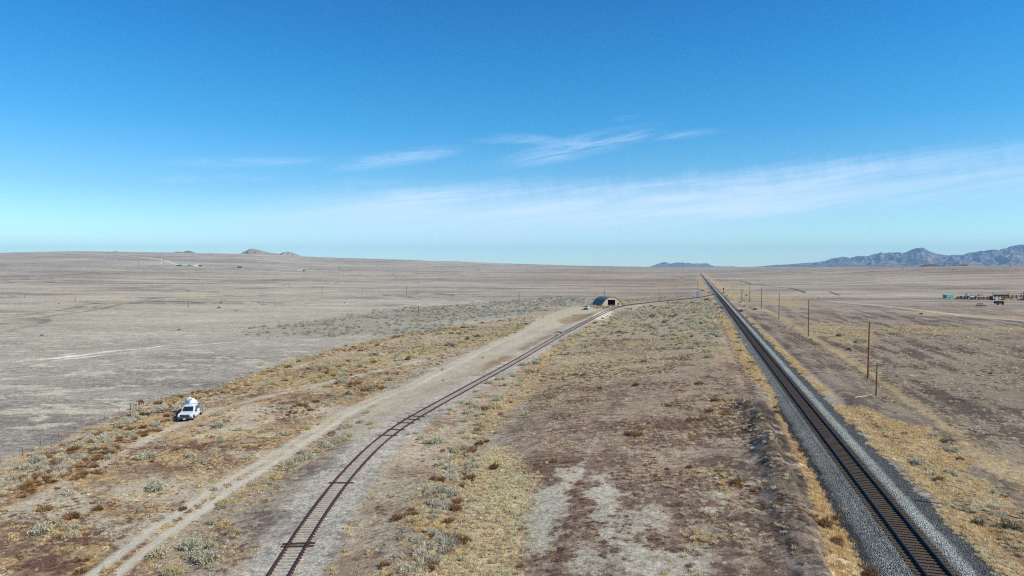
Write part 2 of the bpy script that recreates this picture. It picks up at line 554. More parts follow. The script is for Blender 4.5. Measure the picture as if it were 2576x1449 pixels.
zpoly('salt', [(1494, 792), (1528, 780), (1541, 784), (1535, 796), (1512, 806), (1492, 802)], 0.7, 1.2, 3)
zpoly('salt2', [(1460, 845), (1490, 822), (1520, 805), (1530, 806), (1500, 826), (1475, 846)], 0.8, 1.2, 3)
zpoly('salt3', [(1650, 799), (1735, 799), (1790, 804), (1700, 806)], 1.0, 2.0, 4)
zline('belt', [(1015, 1560), (1030, 1449), (1077, 1383), (1094, 1283), (1137, 1199), (1161, 1149), (1204, 1092)], 2.1, 1.6, 1.6, 3)
zline('belt_far', [(1204, 1092), (1279, 1017), (1304, 992), (1345, 940), (1375, 905), (1413, 870), (1443, 848), (1488, 828), (1525, 806), (1563, 787)], 2.4, 1.8, 2.2, 4)
zpoly('tan', [(1110, 1620), (1130, 1449), (1120, 1350), (1150, 1270), (1180, 1180), (1230, 1120), (1300, 1145), (1345, 1200), (1325, 1300), (1330, 1449), (1335, 1620)], 1.5, 2.0, 4)
zpoly('tan_mid', [(1330, 985), (1400, 900), (1480, 885), (1640, 900), (1700, 930), (1600, 960), (1480, 975), (1400, 1010)], 3.0, 5.0, 8)
zpoly('mid', [(1180, 1700), (1290, 1060), (1380, 920), (1500, 850), (1840, 865), (1900, 960), (2000, 1200), (2080, 1449), (2180, 1700)], 2.0, 3.0, 6)
for i_, P_ in enumerate([[(1321, 1259), (1398, 1213), (1421, 1233), (1411, 1316), (1398, 1349), (1355, 1383), (1331, 1343)],
        [(1501, 1196), (1535, 1196), (1561, 1243), (1555, 1299), (1541, 1359), (1515, 1356), (1518, 1306), (1488, 1286), (1488, 1249)],
        [(1588, 1286), (1608, 1319), (1611, 1366), (1638, 1393), (1721, 1399), (1738, 1449), (1740, 1560), (1565, 1560), (1571, 1383), (1588, 1349)],
        [(1735, 1319), (1855, 1336), (1851, 1346), (1788, 1359), (1805, 1399), (1755, 1449), (1731, 1449), (1768, 1366)],
        [(1755, 1233), (1848, 1233), (1845, 1246), (1788, 1249), (1798, 1286), (1761, 1286)],
        [(1400, 1180), (1450, 1170), (1470, 1210), (1430, 1230)], [(1440, 1390), (1490, 1370), (1520, 1400), (1500, 1449), (1440, 1449)], [(1640, 1270), (1690, 1290), (1660, 1340), (1620, 1310)],
        [(1860, 1400), (1890, 1380), (1900, 1420), (1870, 1449)]]):
    zpoly('pale%d' % i_, P_, 0.9, 2.0, 1.8)
zpoly('orange_left', [(1800, 757), (1815, 804), (1828, 836), (1848, 879), (1873, 920), (1898, 960), (1925, 985), (1958, 1049), (1990, 1116), (2012, 1173), (2035, 1226), (2056, 1290), (2068, 1350), (2085, 1449), (2120, 1600),
                      (2300, 1600), (2210, 1449), (2190, 1380), (2160, 1310), (2120, 1245), (2070, 1170), (2025, 1110), (1985, 1040), (1950, 985), (1915, 940), (1890, 900), (1862, 860), (1845, 820), (1822, 770)], 0.35, 0.8, 2)
zpoly('orange_right', [(2085, 1016), (2165, 1019), (2232, 1052), (2349, 1085), (2420, 1126), (2440, 1180), (2499, 1240), (2576, 1283), (2800, 1400), (2800, 1650), (2540, 1650), (2455, 1449), (2399, 1335), (2315, 1235), (2265, 1180), (2215, 1130), (2165, 1085), (2119, 1045)], 0.6, 1.6, 3)
zline('orange_r2', [(2060, 985), (2032, 966), (1995, 926), (1970, 905), (1945, 875), (1905, 835), (1868, 799), (1843, 775), (1820, 755)], 1.6, 1.0, 2.0, 4)
zline('tan_path', [(1905, 770), (1975, 805), (2032, 843), (2147, 913), (2219, 966), (2315, 1030), (2399, 1092), (2576, 1215), (2800, 1370)], 1.5, 1.5, 1.2, 5)
zline('dark_path', [(1985, 830), (2060, 868), (2150, 925), (2230, 985), (2320, 1050), (2420, 1130)], 0.5, 0.8, 1.0, 3)
zline('dark_path2', [(1925, 800), (1975, 830), (2040, 875), (2110, 925), (2170, 985), (2250, 1040), (2330, 1085), (2450, 1170), (2600, 1290)], 1.4, 2.0, 2.5, 6)
zpoly('tan_r1', [(2032, 809), (2107, 816), (2182, 824), (2307, 819), (2432, 824), (2700, 822), (2700, 836), (2382, 838), (2182, 838), (2157, 866), (2107, 859), (2057, 834)], 3.0, 8.0, 12)
zpoly('tan_r2', [(2250, 782), (2330, 783), (2520, 795), (2700, 800), (2700, 806), (2480, 802), (2320, 794)], 3.0, 8.0, 15)
zpoly('tan_r3', [(1860, 720), (1930, 745), (2020, 752), (2070, 757), (1990, 772), (1920, 760), (1840, 735), (1800, 705)], 6.0, 14.0, 20)
zline('corral_road', [(2077, 757), (2130, 762), (2194, 766.5), (2307, 779), (2432, 795), (2576, 807), (2900, 830)], 2.2, 1.0, 1.0, 10)
zline('corral_road2', [(2090, 757.5), (2157, 759), (2307, 756.5), (2407, 754.8), (2576, 757.3), (2800, 760)], 3.2, 1.5, 1.0, 10)
zline('corral_ditch', [(2100, 762), (2190, 770), (2260, 778), (2307, 784)], 0.8, 0.8, 1.0, 10)
zline('ditch1', [(1863, 706.5), (1888, 714), (1910, 716.5), (1932, 720), (1994, 726), (2008, 730), (2024, 736)], 1.6, 0.9)
zline('ditch2', [(2067, 732.6), (2087, 733.6), (2098, 738), (2111, 743)], 1.2, 0.8)
zline('ditch3', [(2160, 741), (2210, 742), (2260, 745), (2310, 746.5)], 1.0, 0.8)
zline('ditch4', [(1288, 693), (1400, 694.6), (1560, 696.6), (1645, 698.4)], 3.5, 2.0)
zline('ditch5', [(900, 686), (1100, 690), (1288, 692.5)], 2.5, 2.0)
zline('track_a', [(-300, 925), (0, 912), (137, 902), (200, 894), (275, 884), (350, 878), (415, 870), (460, 866)], 0.7, 0.6, 1.2, 4)
zline('track_b', [(137, 906), (200, 900), (300, 889), (410, 876), (480, 869), (560, 862.5), (600, 860)], 0.5, 0.6, 1.0, 4)
zline('track_c', [(-300, 836), (0, 820), (100, 816), (250, 809), (425, 801), (575, 794), (644, 790), (760, 782)], 1.4, 1.2, 1.5, 12)
zline('track_d', [(-300, 1050), (0, 1038), (150, 1035), (300, 1031), (353, 1024), (395, 1014), (440, 1018)], 1.2, 0.9, 0.8, 4)
zline('track_e', [(600, 745), (900, 725), (1100, 712), (1288, 702)], 1.5, 2.0, 3.0, 30)
zline('farm_road', [(310, 643), (345, 646), (380, 649.5), (400, 653), (420, 656), (440, 664)], 9.0, 4.0, 2.0, 40)
zline('farm_road2', [(-100, 687), (0, 683), (100, 676), (200, 673), (340, 668.5), (440, 666)], 4.0, 3.0, 2.0, 40)
zline('cut', [(375, 671), (398, 668.5)], 6.0, 3.0)
zpoly('sage_left', [(595, 846), (644, 820), (700, 815), (780, 808), (900, 790), (1000, 777), (1150, 768), (1288, 757), (1420, 747), (1475, 752), (1458, 766), (1400, 780), (1288, 797), (1180, 814), (1100, 834), (900, 842), (760, 849)], 6.0, 14.0, 18)
zpoly('sage_tri', [(1545, 792), (1580, 776), (1640, 768), (1700, 762), (1790, 755), (1812, 790), (1840, 850), (1830, 868), (1780, 862), (1700, 848), (1620, 842), (1560, 846), (1500, 838), (1520, 810)], 3.0, 6.0, 8)
zpoly('sage_tri2', [(1500, 838), (1830, 868), (1850, 900), (1800, 905), (1700, 890), (1600, 915), (1480, 905), (1430, 880)], 3.0, 8.0, 9)
zpoly('sage_hangar', [(1425, 775), (1450, 768), (1500, 760), (1600, 752), (1700, 744), (1780, 741), (1700, 750), (1600, 758), (1555, 768), (1525, 778), (1480, 772)], 3.0, 4.0, 8)
zpoly('pad', [(1711, 697.5), (1725, 697.5), (1711, 721), (1696, 722.6)], 2.0, 1.0, 10)
zpoly('pad_edge', [(1706, 697), (1731, 697), (1716, 724), (1690, 724)], 3.0, 3.0, 15)
zline('pad2', [(1714, 747), (1735, 741), (1757, 734)], 3.0, 1.5, 1.0, 10)
zline('pad_edge2', [(1640, 740), (1660, 715), (1685, 697), (1700, 695)], 3.0, 3.0, 3.0, 20)
zpoly('pale_far', [(120, 768), (160, 757), (210, 758), (230, 767), (190, 771)], 5, 12, 20)
zpoly('pale_far2', [(440, 742), (520, 737), (640, 736), (644, 741), (520, 746), (450, 751)], 5, 16, 20)
zpoly('pale_far3', [(380, 752), (330, 748), (230, 755), (240, 763), (330, 758)], 5, 16, 20)
zpoly('pale_far4', [(80, 735), (120, 729), (230, 727), (220, 733), (140, 738)], 5, 16, 20)
zpoly('pale_bank', [(1070, 658), (1120, 654), (1180, 655), (1260, 661), (1240, 664), (1130, 662)], 30, 30, 150)

def masks(x, y):
    out = {}
    nz = {}
    for k, z in ZN.items():
        P = z[1]
        marg = (z[2] + z[3] + 6) if z[0] == 'p' else (z[2] + z[3] + z[4] + 6)
        lo = P.min(0) - marg; hi = P.max(0) + marg
        m = (x > lo[0]) & (x < hi[0]) & (y > lo[1]) & (y < hi[1])
        o = np.zeros(x.shape)
        if m.any():
            xs = x[m]; ys = y[m]
            if z[0] == 'p':
                _, _, soft, rag, rs = z
                d = psd(xs, ys, P)
            else:
                _, _, hw, soft, rag, rs = z
                d, sg, pr = polysd(xs, ys, P)
                d = hw - d
            if rag:
                d = d + rag * 2 * (fbm(xs, ys, rs, 4, hash_name(k), 0.6) - 0.5)
            o[m] = ss(d, -soft, soft)
        out[k] = o
    return out
def hash_name(k):
    return sum(ord(c) * (i + 3) for i, c in enumerate(k)) % 977

C_ = lambda r, g, b: np.array(S(r, g, b))
def paint(x, y, u, t, v, ypos):
    """two soil colours and their share, per point"""
    N = x.shape[0]
    r = np.hypot(x, y)
    big = fbm(x, y, 260, 4, 51)
    midn = fbm(x, y, 38, 5, 52, 0.6)
    A = np.empty((N, 3)); B = np.empty((N, 3)); C = np.full(N, 0.38); G = np.zeros(N)
    # open plain: greige on the left, browner on the right
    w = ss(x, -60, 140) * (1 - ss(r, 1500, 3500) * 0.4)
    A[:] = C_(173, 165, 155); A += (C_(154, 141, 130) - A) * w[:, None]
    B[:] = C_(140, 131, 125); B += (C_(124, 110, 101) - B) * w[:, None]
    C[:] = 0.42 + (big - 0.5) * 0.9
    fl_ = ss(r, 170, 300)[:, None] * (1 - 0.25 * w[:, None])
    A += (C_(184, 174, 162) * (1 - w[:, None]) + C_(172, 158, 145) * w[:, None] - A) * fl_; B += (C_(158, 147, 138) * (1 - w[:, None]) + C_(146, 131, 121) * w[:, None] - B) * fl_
    def put(m, a=None, b=None, c=None, g=None):
        m = np.clip(m, 0, 1)
        mm = m[:, None]
        if a is not None: A[:] = A * (1 - mm) + C_(*a) * mm
        if b is not None: B[:] = B * (1 - mm) + C_(*b) * mm
        if c is not None: C[:] = C * (1 - m) + c * m
        if g is not None: G[:] = G * (1 - m) + g * m
    M = masks(x, y)
    # broad drifts of straw and darker scrub over the plain
    dr = fbm(x, y * 2.2, 120, 5, 61, 0.6)
    put(ss(dr, 0.50, 0.68) * 0.6 * ss(r, 90, 260), (182, 173, 158))
    dk = fbm(x, y * 2.6, 160, 5, 62, 0.62)
    put(ss(dk, 0.55, 0.70) * 0.6 * ss(r, 150, 400), (150, 142, 136), (124, 118, 114), 0.55)
    # long low lines of scrub and bare ground lying across the view
    yw = y + 110 * (fbm(x, y * 0.7, 520, 4, 58, 0.6) - 0.5) + 0.10 * x
    s1 = fbm(x * 0.16, yw, 7, 4, 55, 0.62); s2_ = fbm(x * 0.2 + 40, yw, 30, 5, 56, 0.64); s3 = fbm(x * 0.25, yw, 150, 5, 57, 0.62)
    fs = 1 + 0.5 * (s1 - 0.5) * ss(r, 170, 300) * (1 - ss(r, 700, 1200)) + 0.55 * (s2_ - 0.5) * ss(r, 350, 700) * (1 - 0.6 * ss(r, 1200, 2400)) + 0.6 * (s3 - 0.5) * ss(r, 900, 1800)
    A *= fs[:, None]; B *= fs[:, None]
    put(ss(s2_, 0.60, 0.68) * ss(r, 260, 420) * (1 - ss(r, 1600, 2600)) * 0.5, (196, 184, 164))
    put((1 - ss(s2_, 0.33, 0.40)) * ss(r, 260, 420) * (1 - ss(r, 2000, 3000)) * 0.55, (126, 117, 110), (108, 101, 96))
    # washes: pale eroded banks with dark scrub along winding lines, in the middle distance
    wa = np.abs(fbm(x + 60 * (fbm(x, y, 90, 3, 70) - 0.5), y, 150, 3, 64, 0.5) - 0.5)
    reg = ss(r, 220, 360) * (1 - ss(r, 1300, 2400)) * ss(-x, -60, 60)
    put((1 - ss(wa, 0.004, 0.022)) * reg * 0.9, (196, 184, 163), (120, 110, 102), 0.5)
    put((1 - ss(np.abs(wa - 0.03), 0.002, 0.012)) * reg * 0.7, (140, 131, 124), (112, 106, 103), 0.6)
    sp = ss(fbm(x * 0.5, y, 2.6, 4, 66, 0.6), 0.60, 0.66)
    put(sp * 0.95 * (1 - ss(r, 350, 700)) * ss(-x, -20, 20), (198, 190, 174), None, 0.12)
    # right hand plain close by: furrows along the line
    fr = fbm(u * 1.0, t * 0.12, 2.6, 4, 67, 0.6)
    rn = ss(u, 4, 8) * (1 - ss(u, 120, 190)) * (1 - ss(r, 260, 480))
    put(rn * 0.9, (150, 134, 120), (104, 91, 84), None)
    C[:] = C * (1 - rn) + rn * (0.42 + 1.9 * (fr - 0.5) + 0.5 * (midn - 0.5))
    put(rn * ss(fr, 0.53, 0.66) * 0.7, (176, 158, 130))
    put(M['pale_bank'] * 0.8, (190, 180, 165))
    for k in ('pale_far', 'pale_far2', 'pale_far3', 'pale_far4'):
        put(M[k] * 0.5, (204, 188, 164), (150, 138, 124), 0.35)
    # left vegetated strip
    rd = fbm(x, y, 4.2, 5, 71, 0.65); tn = fbm(x, y, 2.8, 4, 72, 0.65)
    lv = M['leftveg'] * (1 - ss(y, 200, 330) * 0.5)
    put(lv, (164, 142, 120), (132, 104, 88), 0.42)
    put(lv * ss(rd, 0.53, 0.62) * 0.75, (146, 118, 101), (116, 84, 74), 0.5)
    put(lv * ss(tn, 0.54, 0.62) * 0.85, (188, 162, 120), (150, 116, 78), 0.4)
    put(lv * ss(fbm(x, y, 10, 4, 73, 0.6), 0.56, 0.63) * 0.85, (190, 178, 160), (160, 142, 124), 0.2)
    put(M['leftveg'] * ss(r, 120, 200) * 0.75, (182, 168, 146), (150, 130, 106), 0.3)
    put(M['fence_belt'] * 0.9, (168, 156, 142), (134, 112, 92), 0.45)
    put(M['fence_belt2'] * 0.8, (180, 150, 110), (140, 106, 76), 0.45)
    put(M['rust_belt'] * 0.85, (160, 124, 90), (124, 88, 66), 0.5)
    put(M['sage_belt'] * 0.7, (182, 166, 130), (140, 124, 98), 0.4)
    put(M['truck_path'] * 0.85, (196, 184, 166), (168, 150, 130), 0.15)
    put(M['truck_path2'] * 0.6, (188, 174, 156), None, 0.2)
    # reddish flat between the lines
    md = M['mid'] * (u < -4)
    str_ = fbm(u * 1.0, t * 0.10, 2.6, 5, 81, 0.60)
    nr = 1 - ss(y, 70, 120)
    put(md, (168, 149, 133), (126, 104, 91), 0.42)
    C[:] = C * (1 - md) + md * (0.40 + 0.9 * (midn - 0.5) + 1.5 * (str_ - 0.5) * (0.4 + 0.6 * nr))
    put(md * ss(fbm(x, y, 16, 4, 82, 0.6), 0.54, 0.66) * 0.6 * ss(y, 80, 130), (180, 158, 128), (142, 118, 94), 0.4)
    put(md * ss(fbm(x, y, 5, 4, 85, 0.6), 0.55, 0.63) * 0.6 * ss(y, 50, 90), (142, 116, 99), (116, 90, 77), 0.5)
    put(md * ss(str_, 0.52, 0.66) * nr * 0.8, (180, 170, 157), (124, 106, 96), 0.38)
    put(md * (1 - ss(str_, 0.36, 0.46)) * nr * 0.8, (132, 111, 98), (108, 89, 79), 0.5)
    for i in range(9):
        pk = M['pale%d' % i] * (1 if i < 5 else 0.7)
        put(ss(pk, 0.15, 0.8), (186, 177, 163), None)
        C[:] = C * (1 - pk) + 0.26 * pk
        put(ss(pk, 0.7, 1.0), None, (148, 134, 124))
    put(M['tan'] * 0.95, (208, 188, 152), (172, 148, 120), 0.4)
    put(M['tan_mid'] * 0.6, (190, 172, 140), (146, 124, 98), 0.4)
    # bank of gravel right of the spur
    bk = ss(v, 2.2, 4.2) * (1 - ss(v + (fbm(x, y, 3, 3, 86) - 0.5) * 4, 9.5 , 12.5)) * (1 - ss(y, 120, 190)) * (u < -6) * (v < 900)
    bk2 = ss(v, 2.2, 4.2) * (1 - ss(v + (fbm(x, y, 3, 3, 86) - 0.5) * 3, 5.5, 7.5)) * ss(y, 120, 170) * (1 - ss(y, 330, 400)) * (v < 900)
    bk = np.maximum(bk, bk2)
    put(bk, (184, 168, 150), (148, 130, 114), 0.36, 0.35)
    put(bk * ss(fbm(x, y, 4, 3, 87, 0.6), 0.55, 0.66) * 0.6, (160, 136, 114), (124, 98, 86), 0.45)
    put(M['belt'] * 0.8, (168, 146, 118), (124, 98, 76), 0.5)
    put(M['belt_far'] * 0.75, (184, 156, 116), (140, 108, 80), 0.45)
    # left shoulder between road and spur
    ls = (1 - ss(-v, 9, 13)) * ss(-v, 2.5, 5) * (1 - ss(y, 95, 125)) * (v > -900)
    put(ls * 0.85, (170, 156, 142), (124, 106, 96), 0.45, 0.2)
    put(M['apron'] * 0.92, (190, 178, 160), (170, 154, 136), 0.22, -0.3)
    put(M['yard'] * 0.9, (194, 184, 167), (178, 166, 148), 0.2, -0.3)
    for k in ('brown1', 'brown2', 'brown3'):
        put(M[k] * 0.9, (172, 148, 118), (150, 124, 98), 0.5)
    # the two worn tracks of the dirt road
    d, sg, pr = polysd(x, y, ZN['road'][1])
    s2 = d * sg + (fbm(x, y, 3.0, 3, 91) - 0.5) * 0.5
    rut = np.maximum(np.exp(-(np.abs(s2 - 0.95) / 0.62) ** 4), np.exp(-(np.abs(s2 + 0.95) / 0.62) ** 4))
    ctr = np.exp(-(np.abs(s2) / 0.95) ** 4) * ss(pr, 3.0, 5.0)
    roadm = np.maximum(rut, ctr * 0.5) * (1 - 0.45 * ss(pr, 4, 7)) * (1 - ss(pr, 11.5, 13))
    put(np.exp(-(np.abs(s2) / 2.6) ** 4) * 0.5 * ss(pr, 3.5, 5), (186, 172, 152), None, 0.25)
    put(roadm, (206, 197, 183), (192, 182, 166), 0.15, -0.8)
    put(np.exp(-(np.abs(s2 - 0.6) / 0.35) ** 4) * ss(pr, 5, 7) * (1 - ss(pr, 11, 13)), (208, 198, 182), None, 0.1)
    ROADM = (np.exp(-(np.abs(d) / 1.7) ** 6) * (1 - ss(pr, 11.5, 12.5)))
    # spur ballast
    hw = 2.9 + 0.9 * (fbm(x, y, 2.5, 4, 93, 0.6) - 0.5) * 2
    hw = np.where(y > 200, 2.4, hw)
    sb = (1 - ss(np.abs(v), hw - 0.9, hw + 0.9)) * (u < -2.5)
    put(sb * (1 - 0.5 * M['salt']), (186, 179, 170), (150, 145, 140), 0.42, 1.0)
    rc = (1 - ss(np.abs(v), 0.5, 0.75)) * (u < -2.5)
    put(rc * 0.6, (160, 155, 148), (130, 126, 121), 0.42)
    put(M['salt'] * 0.85, (226, 218, 208), (200, 190, 178), 0.3)
    put(M['salt2'] * 0.7, (204, 192, 180), None, 0.2)
    put(M['salt3'] * 0.8, (214, 206, 196), None, 0.1)
    BEDM = (1 - ss(np.abs(v), 3.0, 3.2)) * (u < -2.6)
    # berm and ditch left of the main line, left-face shade deepened in soil colour
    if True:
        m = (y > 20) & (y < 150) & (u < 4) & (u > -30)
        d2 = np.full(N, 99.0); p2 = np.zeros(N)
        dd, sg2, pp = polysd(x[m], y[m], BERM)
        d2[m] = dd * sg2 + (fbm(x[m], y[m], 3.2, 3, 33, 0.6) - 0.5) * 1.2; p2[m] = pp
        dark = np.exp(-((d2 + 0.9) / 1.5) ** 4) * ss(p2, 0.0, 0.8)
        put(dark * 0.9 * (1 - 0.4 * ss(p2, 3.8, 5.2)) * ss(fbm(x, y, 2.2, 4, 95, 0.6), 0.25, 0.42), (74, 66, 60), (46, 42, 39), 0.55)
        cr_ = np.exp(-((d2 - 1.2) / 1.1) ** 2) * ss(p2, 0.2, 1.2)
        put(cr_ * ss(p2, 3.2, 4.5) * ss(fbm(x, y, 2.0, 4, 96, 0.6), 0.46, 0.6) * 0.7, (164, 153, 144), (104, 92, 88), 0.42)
    bz = ss(u, -16, -12) * (1 - ss(u, -7.5, -5.5)) * (1 - ss(y, 105, 150)) * ss(-y, -900, 0)
    put(bz * 0.75 * ss(fbm(x, y, 3.0, 4, 97, 0.6), 0.36, 0.52), (140, 122, 110), (88, 72, 66), 0.55, 0.6)
    ol = M['orange_left']
    put(ol * 0.9, (208, 180, 140), (160, 132, 102), 0.42)
    put(M['orange_right'] * 0.9, (200, 172, 134), (138, 114, 92), 0.52)
    put(M['orange_r2'] * 0.85, (188, 156, 112), (140, 110, 80), 0.4)
    for k in ('tan_r1', 'tan_r2', 'tan_r3'):
        put(M[k] * 0.6, (184, 162, 128), (150, 128, 104), 0.35)
    put(M['dark_path2'] * 0.8, (124, 112, 104), (98, 88, 84), 0.5)
    put(M['tan_path'] * 0.85, (182, 160, 126), (146, 124, 100), 0.3)
    put(M['dark_path'] * 0.7, (112, 102, 96), (88, 80, 76), 0.5)
    # sage country
    put(M['sage_left'] * 0.75, (166, 160, 148), (138, 134, 126), 0.4)
    put(M['sage_tri'] * 0.8, (176, 162, 138), (134, 120, 102), 0.4)
    put(M['sage_tri2'] * 0.5, (168, 152, 130), (134, 116, 100), 0.4)
    put(M['sage_hangar'] * 0.7, (178, 164, 136), (140, 126, 104), 0.4)
    for k in ('corral_road', 'corral_road2'):
        put(M[k] * 0.9, (186, 178, 168), (174, 166, 156), 0.3)
    for k in ('ditch1', 'ditch2', 'ditch3', 'corral_ditch'):
        put(M[k] * 0.85, (92, 76, 68), (70, 58, 54), 0.5)
    for k in ('ditch4', 'ditch5'):
        put(M[k] * 0.55, (120, 100, 90), (96, 82, 76), 0.5)
    put(M['track_a'], (236, 231, 220), (196, 188, 174), 0.2)
    put(M['track_b'], (230, 224, 212), (190, 180, 166), 0.25)
    for k, a_ in (('track_c', 0.95), ('track_d', 0.7), ('track_e', 0.3)):
        put(M[k] * a_, (200, 190, 172), (180, 170, 154), 0.2)
    put(M['farm_road'] * 0.9, (214, 204, 186), (200, 190, 174), 0.2)
    put(M['farm_road2'] * 0.5, (190, 182, 170), None, 0.2)
    put(M['cut'] * 0.8, (110, 106, 104), (90, 88, 88), 0.5)
    put(M['pad_edge'] * 0.7, (186, 158, 122))
    put(M['pad_edge2'] * 0.6, (186, 160, 126))
    put(M['pad'] * 0.9, (146, 142, 138), (130, 126, 122), 0.3)
    put(M['pad2'] * 0.9, (146, 142, 138), (130, 126, 122), 0.3)
    # disturbed straw along the main line towards the horizon
    put(np.exp(-((np.abs(u) - 8.5) / 3.5) ** 2) * ss(t, 330, 420) * (1 - ss(t, 2000, 2300)) * 0.8, (190, 162, 122), (146, 122, 98), 0.35)
    hw2 = np.exp(-(np.abs(r - (2030 + 0.9 * (x + 300) * 0.25)) / 6.0) ** 4) * ss(-x, -330, -250)
    put(hw2 * 0.5, (150, 146, 144))
    # soft large scale variation that every soil shows
    f = 1 + 0.16 * (midn - 0.5) + 0.12 * (big - 0.5)
    A *= f[:, None]; B *= f[:, None]
    return np.clip(A, 0, 1), np.clip(B, 0, 1), np.clip(C, 0, 1), G, ROADM, BEDM, M

# ------------------------------------------------------------------ ground mesh: fine near the camera, coarser far off
aa = np.radians(np.r_[-180:-60:4, -60:-46:1.0, -46:46:0.16, 46:60:1.0, 60:180:4])
rr = np.r_[0.5, 6, 12, 20, 28, np.exp(np.linspace(math.log(33), math.log(700), 640))[:-1], np.exp(np.linspace(math.log(700), math.log(6500), 230))[:-1], np.exp(np.linspace(math.log(6500), math.log(31000), 24))]
NA, NR = len(aa), len(rr)
RR, AA = np.meshgrid(rr, aa, indexing='ij')
gx = (RR * np.sin(AA)).ravel(); gy = (RR * np.cos(AA)).ravel()
sp_all = spur_sd(gx, gy)
gzv = np.maximum(gz(gx, gy, sp_all), -9)
gu, gt = ut(gx, gy)
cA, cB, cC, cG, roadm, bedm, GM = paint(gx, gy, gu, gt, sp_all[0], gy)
idx = np.arange(NR * NA).reshape(NR, NA)
i0 = idx[:-1, :]; i1 = idx[1:, :]
j = np.roll(np.arange(NA), -1)
quads = np.stack([i0, i0[:, j], i1[:, j], i1], -1).reshape(-1, 4)[:, ::-1]
lab = np.zeros(NR * NA, int)
lab[roadm > 0.5] = 1
lab[bedm > 0.5] = 2
lab[((GM['corral_road'] > 0.5) | (GM['corral_road2'] > 0.5))] = 3
qlab = lab[quads].min(1)
q0 = lab[quads]
qlab = np.where((q0 == q0[:, :1]).all(1), q0[:, 0], 0)
# the very dense far rows can be left out behind the viewer
def sub_mesh(name, sel, m):
    q = quads[sel]
    used, inv = np.unique(q.ravel(), return_inverse=True)
    me = bpy.data.meshes.new(name)
    me.vertices.add(len(used))
    me.vertices.foreach_set('co', np.stack([gx[used], gy[used], gzv[used]], 1).astype(np.float32).ravel())
    me.loops.add(q.size)
    me.loops.foreach_set('vertex_index', inv.astype(np.int32))
    me.polygons.add(len(q))
    me.polygons.foreach_set('loop_start', np.arange(0, q.size, 4, dtype=np.int32))
    me.polygons.foreach_set('use_smooth', np.ones(len(q), bool))
    me.update(calc_edges=True)
    a = me.color_attributes.new('soil', 'FLOAT_COLOR', 'POINT')
    a.data.foreach_set('color', np.c_[cA[used], cC[used]].astype(np.float32).ravel())
    a = me.color_attributes.new('cover', 'FLOAT_COLOR', 'POINT')
    a.data.foreach_set('color', np.c_[cB[used], cG[used]].astype(np.float32).ravel())
    me.materials.append(m)
    o = bpy.data.objects.new(name, me)
    link(o)
    o['kind'] = 'structure'
    return o

gm = bpy.data.materials.new('desert_soil')
gm.use_nodes = True
t = gm.node_tree
p = t.nodes['Principled BSDF']
p.inputs['Roughness'].default_value = 0.95
p.inputs['Specular IOR Level'].default_value = 0.1
geo = nd(t, 'ShaderNodeNewGeometry')
at1 = nd(t, 'ShaderNodeAttribute', attribute_name='soil')
at2 = nd(t, 'ShaderNodeAttribute', attribute_name='cover')
def gnoise(scale, detail, rough, dist=0.0, stretch=None):
    n = nd(t, 'ShaderNodeTexNoise', inp={'Scale': scale, 'Detail': detail, 'Roughness': rough, 'Distortion': dist})
    if stretch:
        mp = nd(t, 'ShaderNodeMapping')
        mp.inputs['Scale'].default_value = stretch
        t.links.new(geo.outputs['Position'], mp.inputs['Vector'])
        t.links.new(mp.outputs[0], n.inputs['Vector'])
    else:
        t.links.new(geo.outputs['Position'], n.inputs['Vector'])
    return n.outputs[0]
n1 = gnoise(0.9, 9.0, 0.72)                 # tufts and clods
n2 = gnoise(0.05, 12.0, 0.70, 0.0, (0.7, 1.3, 1.0))   # drifts of every size
n3 = gnoise(9.0, 4.0, 0.75)                 # pebbles
mixn = mth(t, 'ADD', mth(t, 'MULTIPLY', n1, 0.6), mth(t, 'MULTIPLY', n2, 0.4))
thr = mth(t, 'MULTIPLY_ADD', mth(t, 'SUBTRACT', at1.outputs['Alpha'], 0.5), 0.34, mth(t, 'SUBTRACT', mixn, 0.5))
fac = sstep(t, thr, -0.045, 0.045)
col = mixc(t, fac, at1.outputs['Color'], at2.outputs['Color'])
# fine light and dark grit
g1 = mth(t, 'MULTIPLY_ADD', mth(t, 'SUBTRACT', n3, 0.5), 2.6, 1.0)
gr = mth(t, 'MULTIPLY_ADD', mth(t, 'MAXIMUM', at2.outputs['Alpha'], 0.0), 0.8, 0.45)
gf = mth(t, 'ADD', 1.0, mth(t, 'MULTIPLY', mth(t, 'SUBTRACT', g1, 1.0), gr))
n4 = gnoise(2.6, 6.0, 0.7)
gf2 = mth(t, 'MULTIPLY_ADD', mth(t, 'SUBTRACT', n4, 0.5), 1.9, 1.0)
n5 = gnoise(0.011, 9.0, 0.72, 0.3, (0.55, 1.6, 1.0))
gf3 = mth(t, 'MULTIPLY_ADD', mth(t, 'SUBTRACT', n5, 0.5), 0.9, 1.0)
n6 = gnoise(0.5, 10.0, 0.93, 0.0, (0.75, 1.25, 1.0))
n7 = gnoise(3.1, 7.0, 0.92)
gf4 = mth(t, 'MULTIPLY', mth(t, 'MULTIPLY_ADD', mth(t, 'SUBTRACT', n6, 0.5), 2.6, 1.0), mth(t, 'MULTIPLY_ADD', mth(t, 'SUBTRACT', n7, 0.5), 2.4, 1.0))
mul0 = mth(t, 'MAXIMUM', mth(t, 'MULTIPLY', mth(t, 'MULTIPLY', mth(t, 'MULTIPLY', gf, gf2), gf3), gf4), 0.12)
calm = mth(t, 'ADD', at2.outputs['Alpha'], 1.0, clamp=True)
mul = mth(t, 'MULTIPLY_ADD', mth(t, 'SUBTRACT', mul0, 1.0), calm, 1.0)
vm = nd(t, 'ShaderNodeVectorMath', operation='SCALE')
t.links.new(col, vm.inputs[0]); t.links.new(mul, vm.inputs['Scale'])
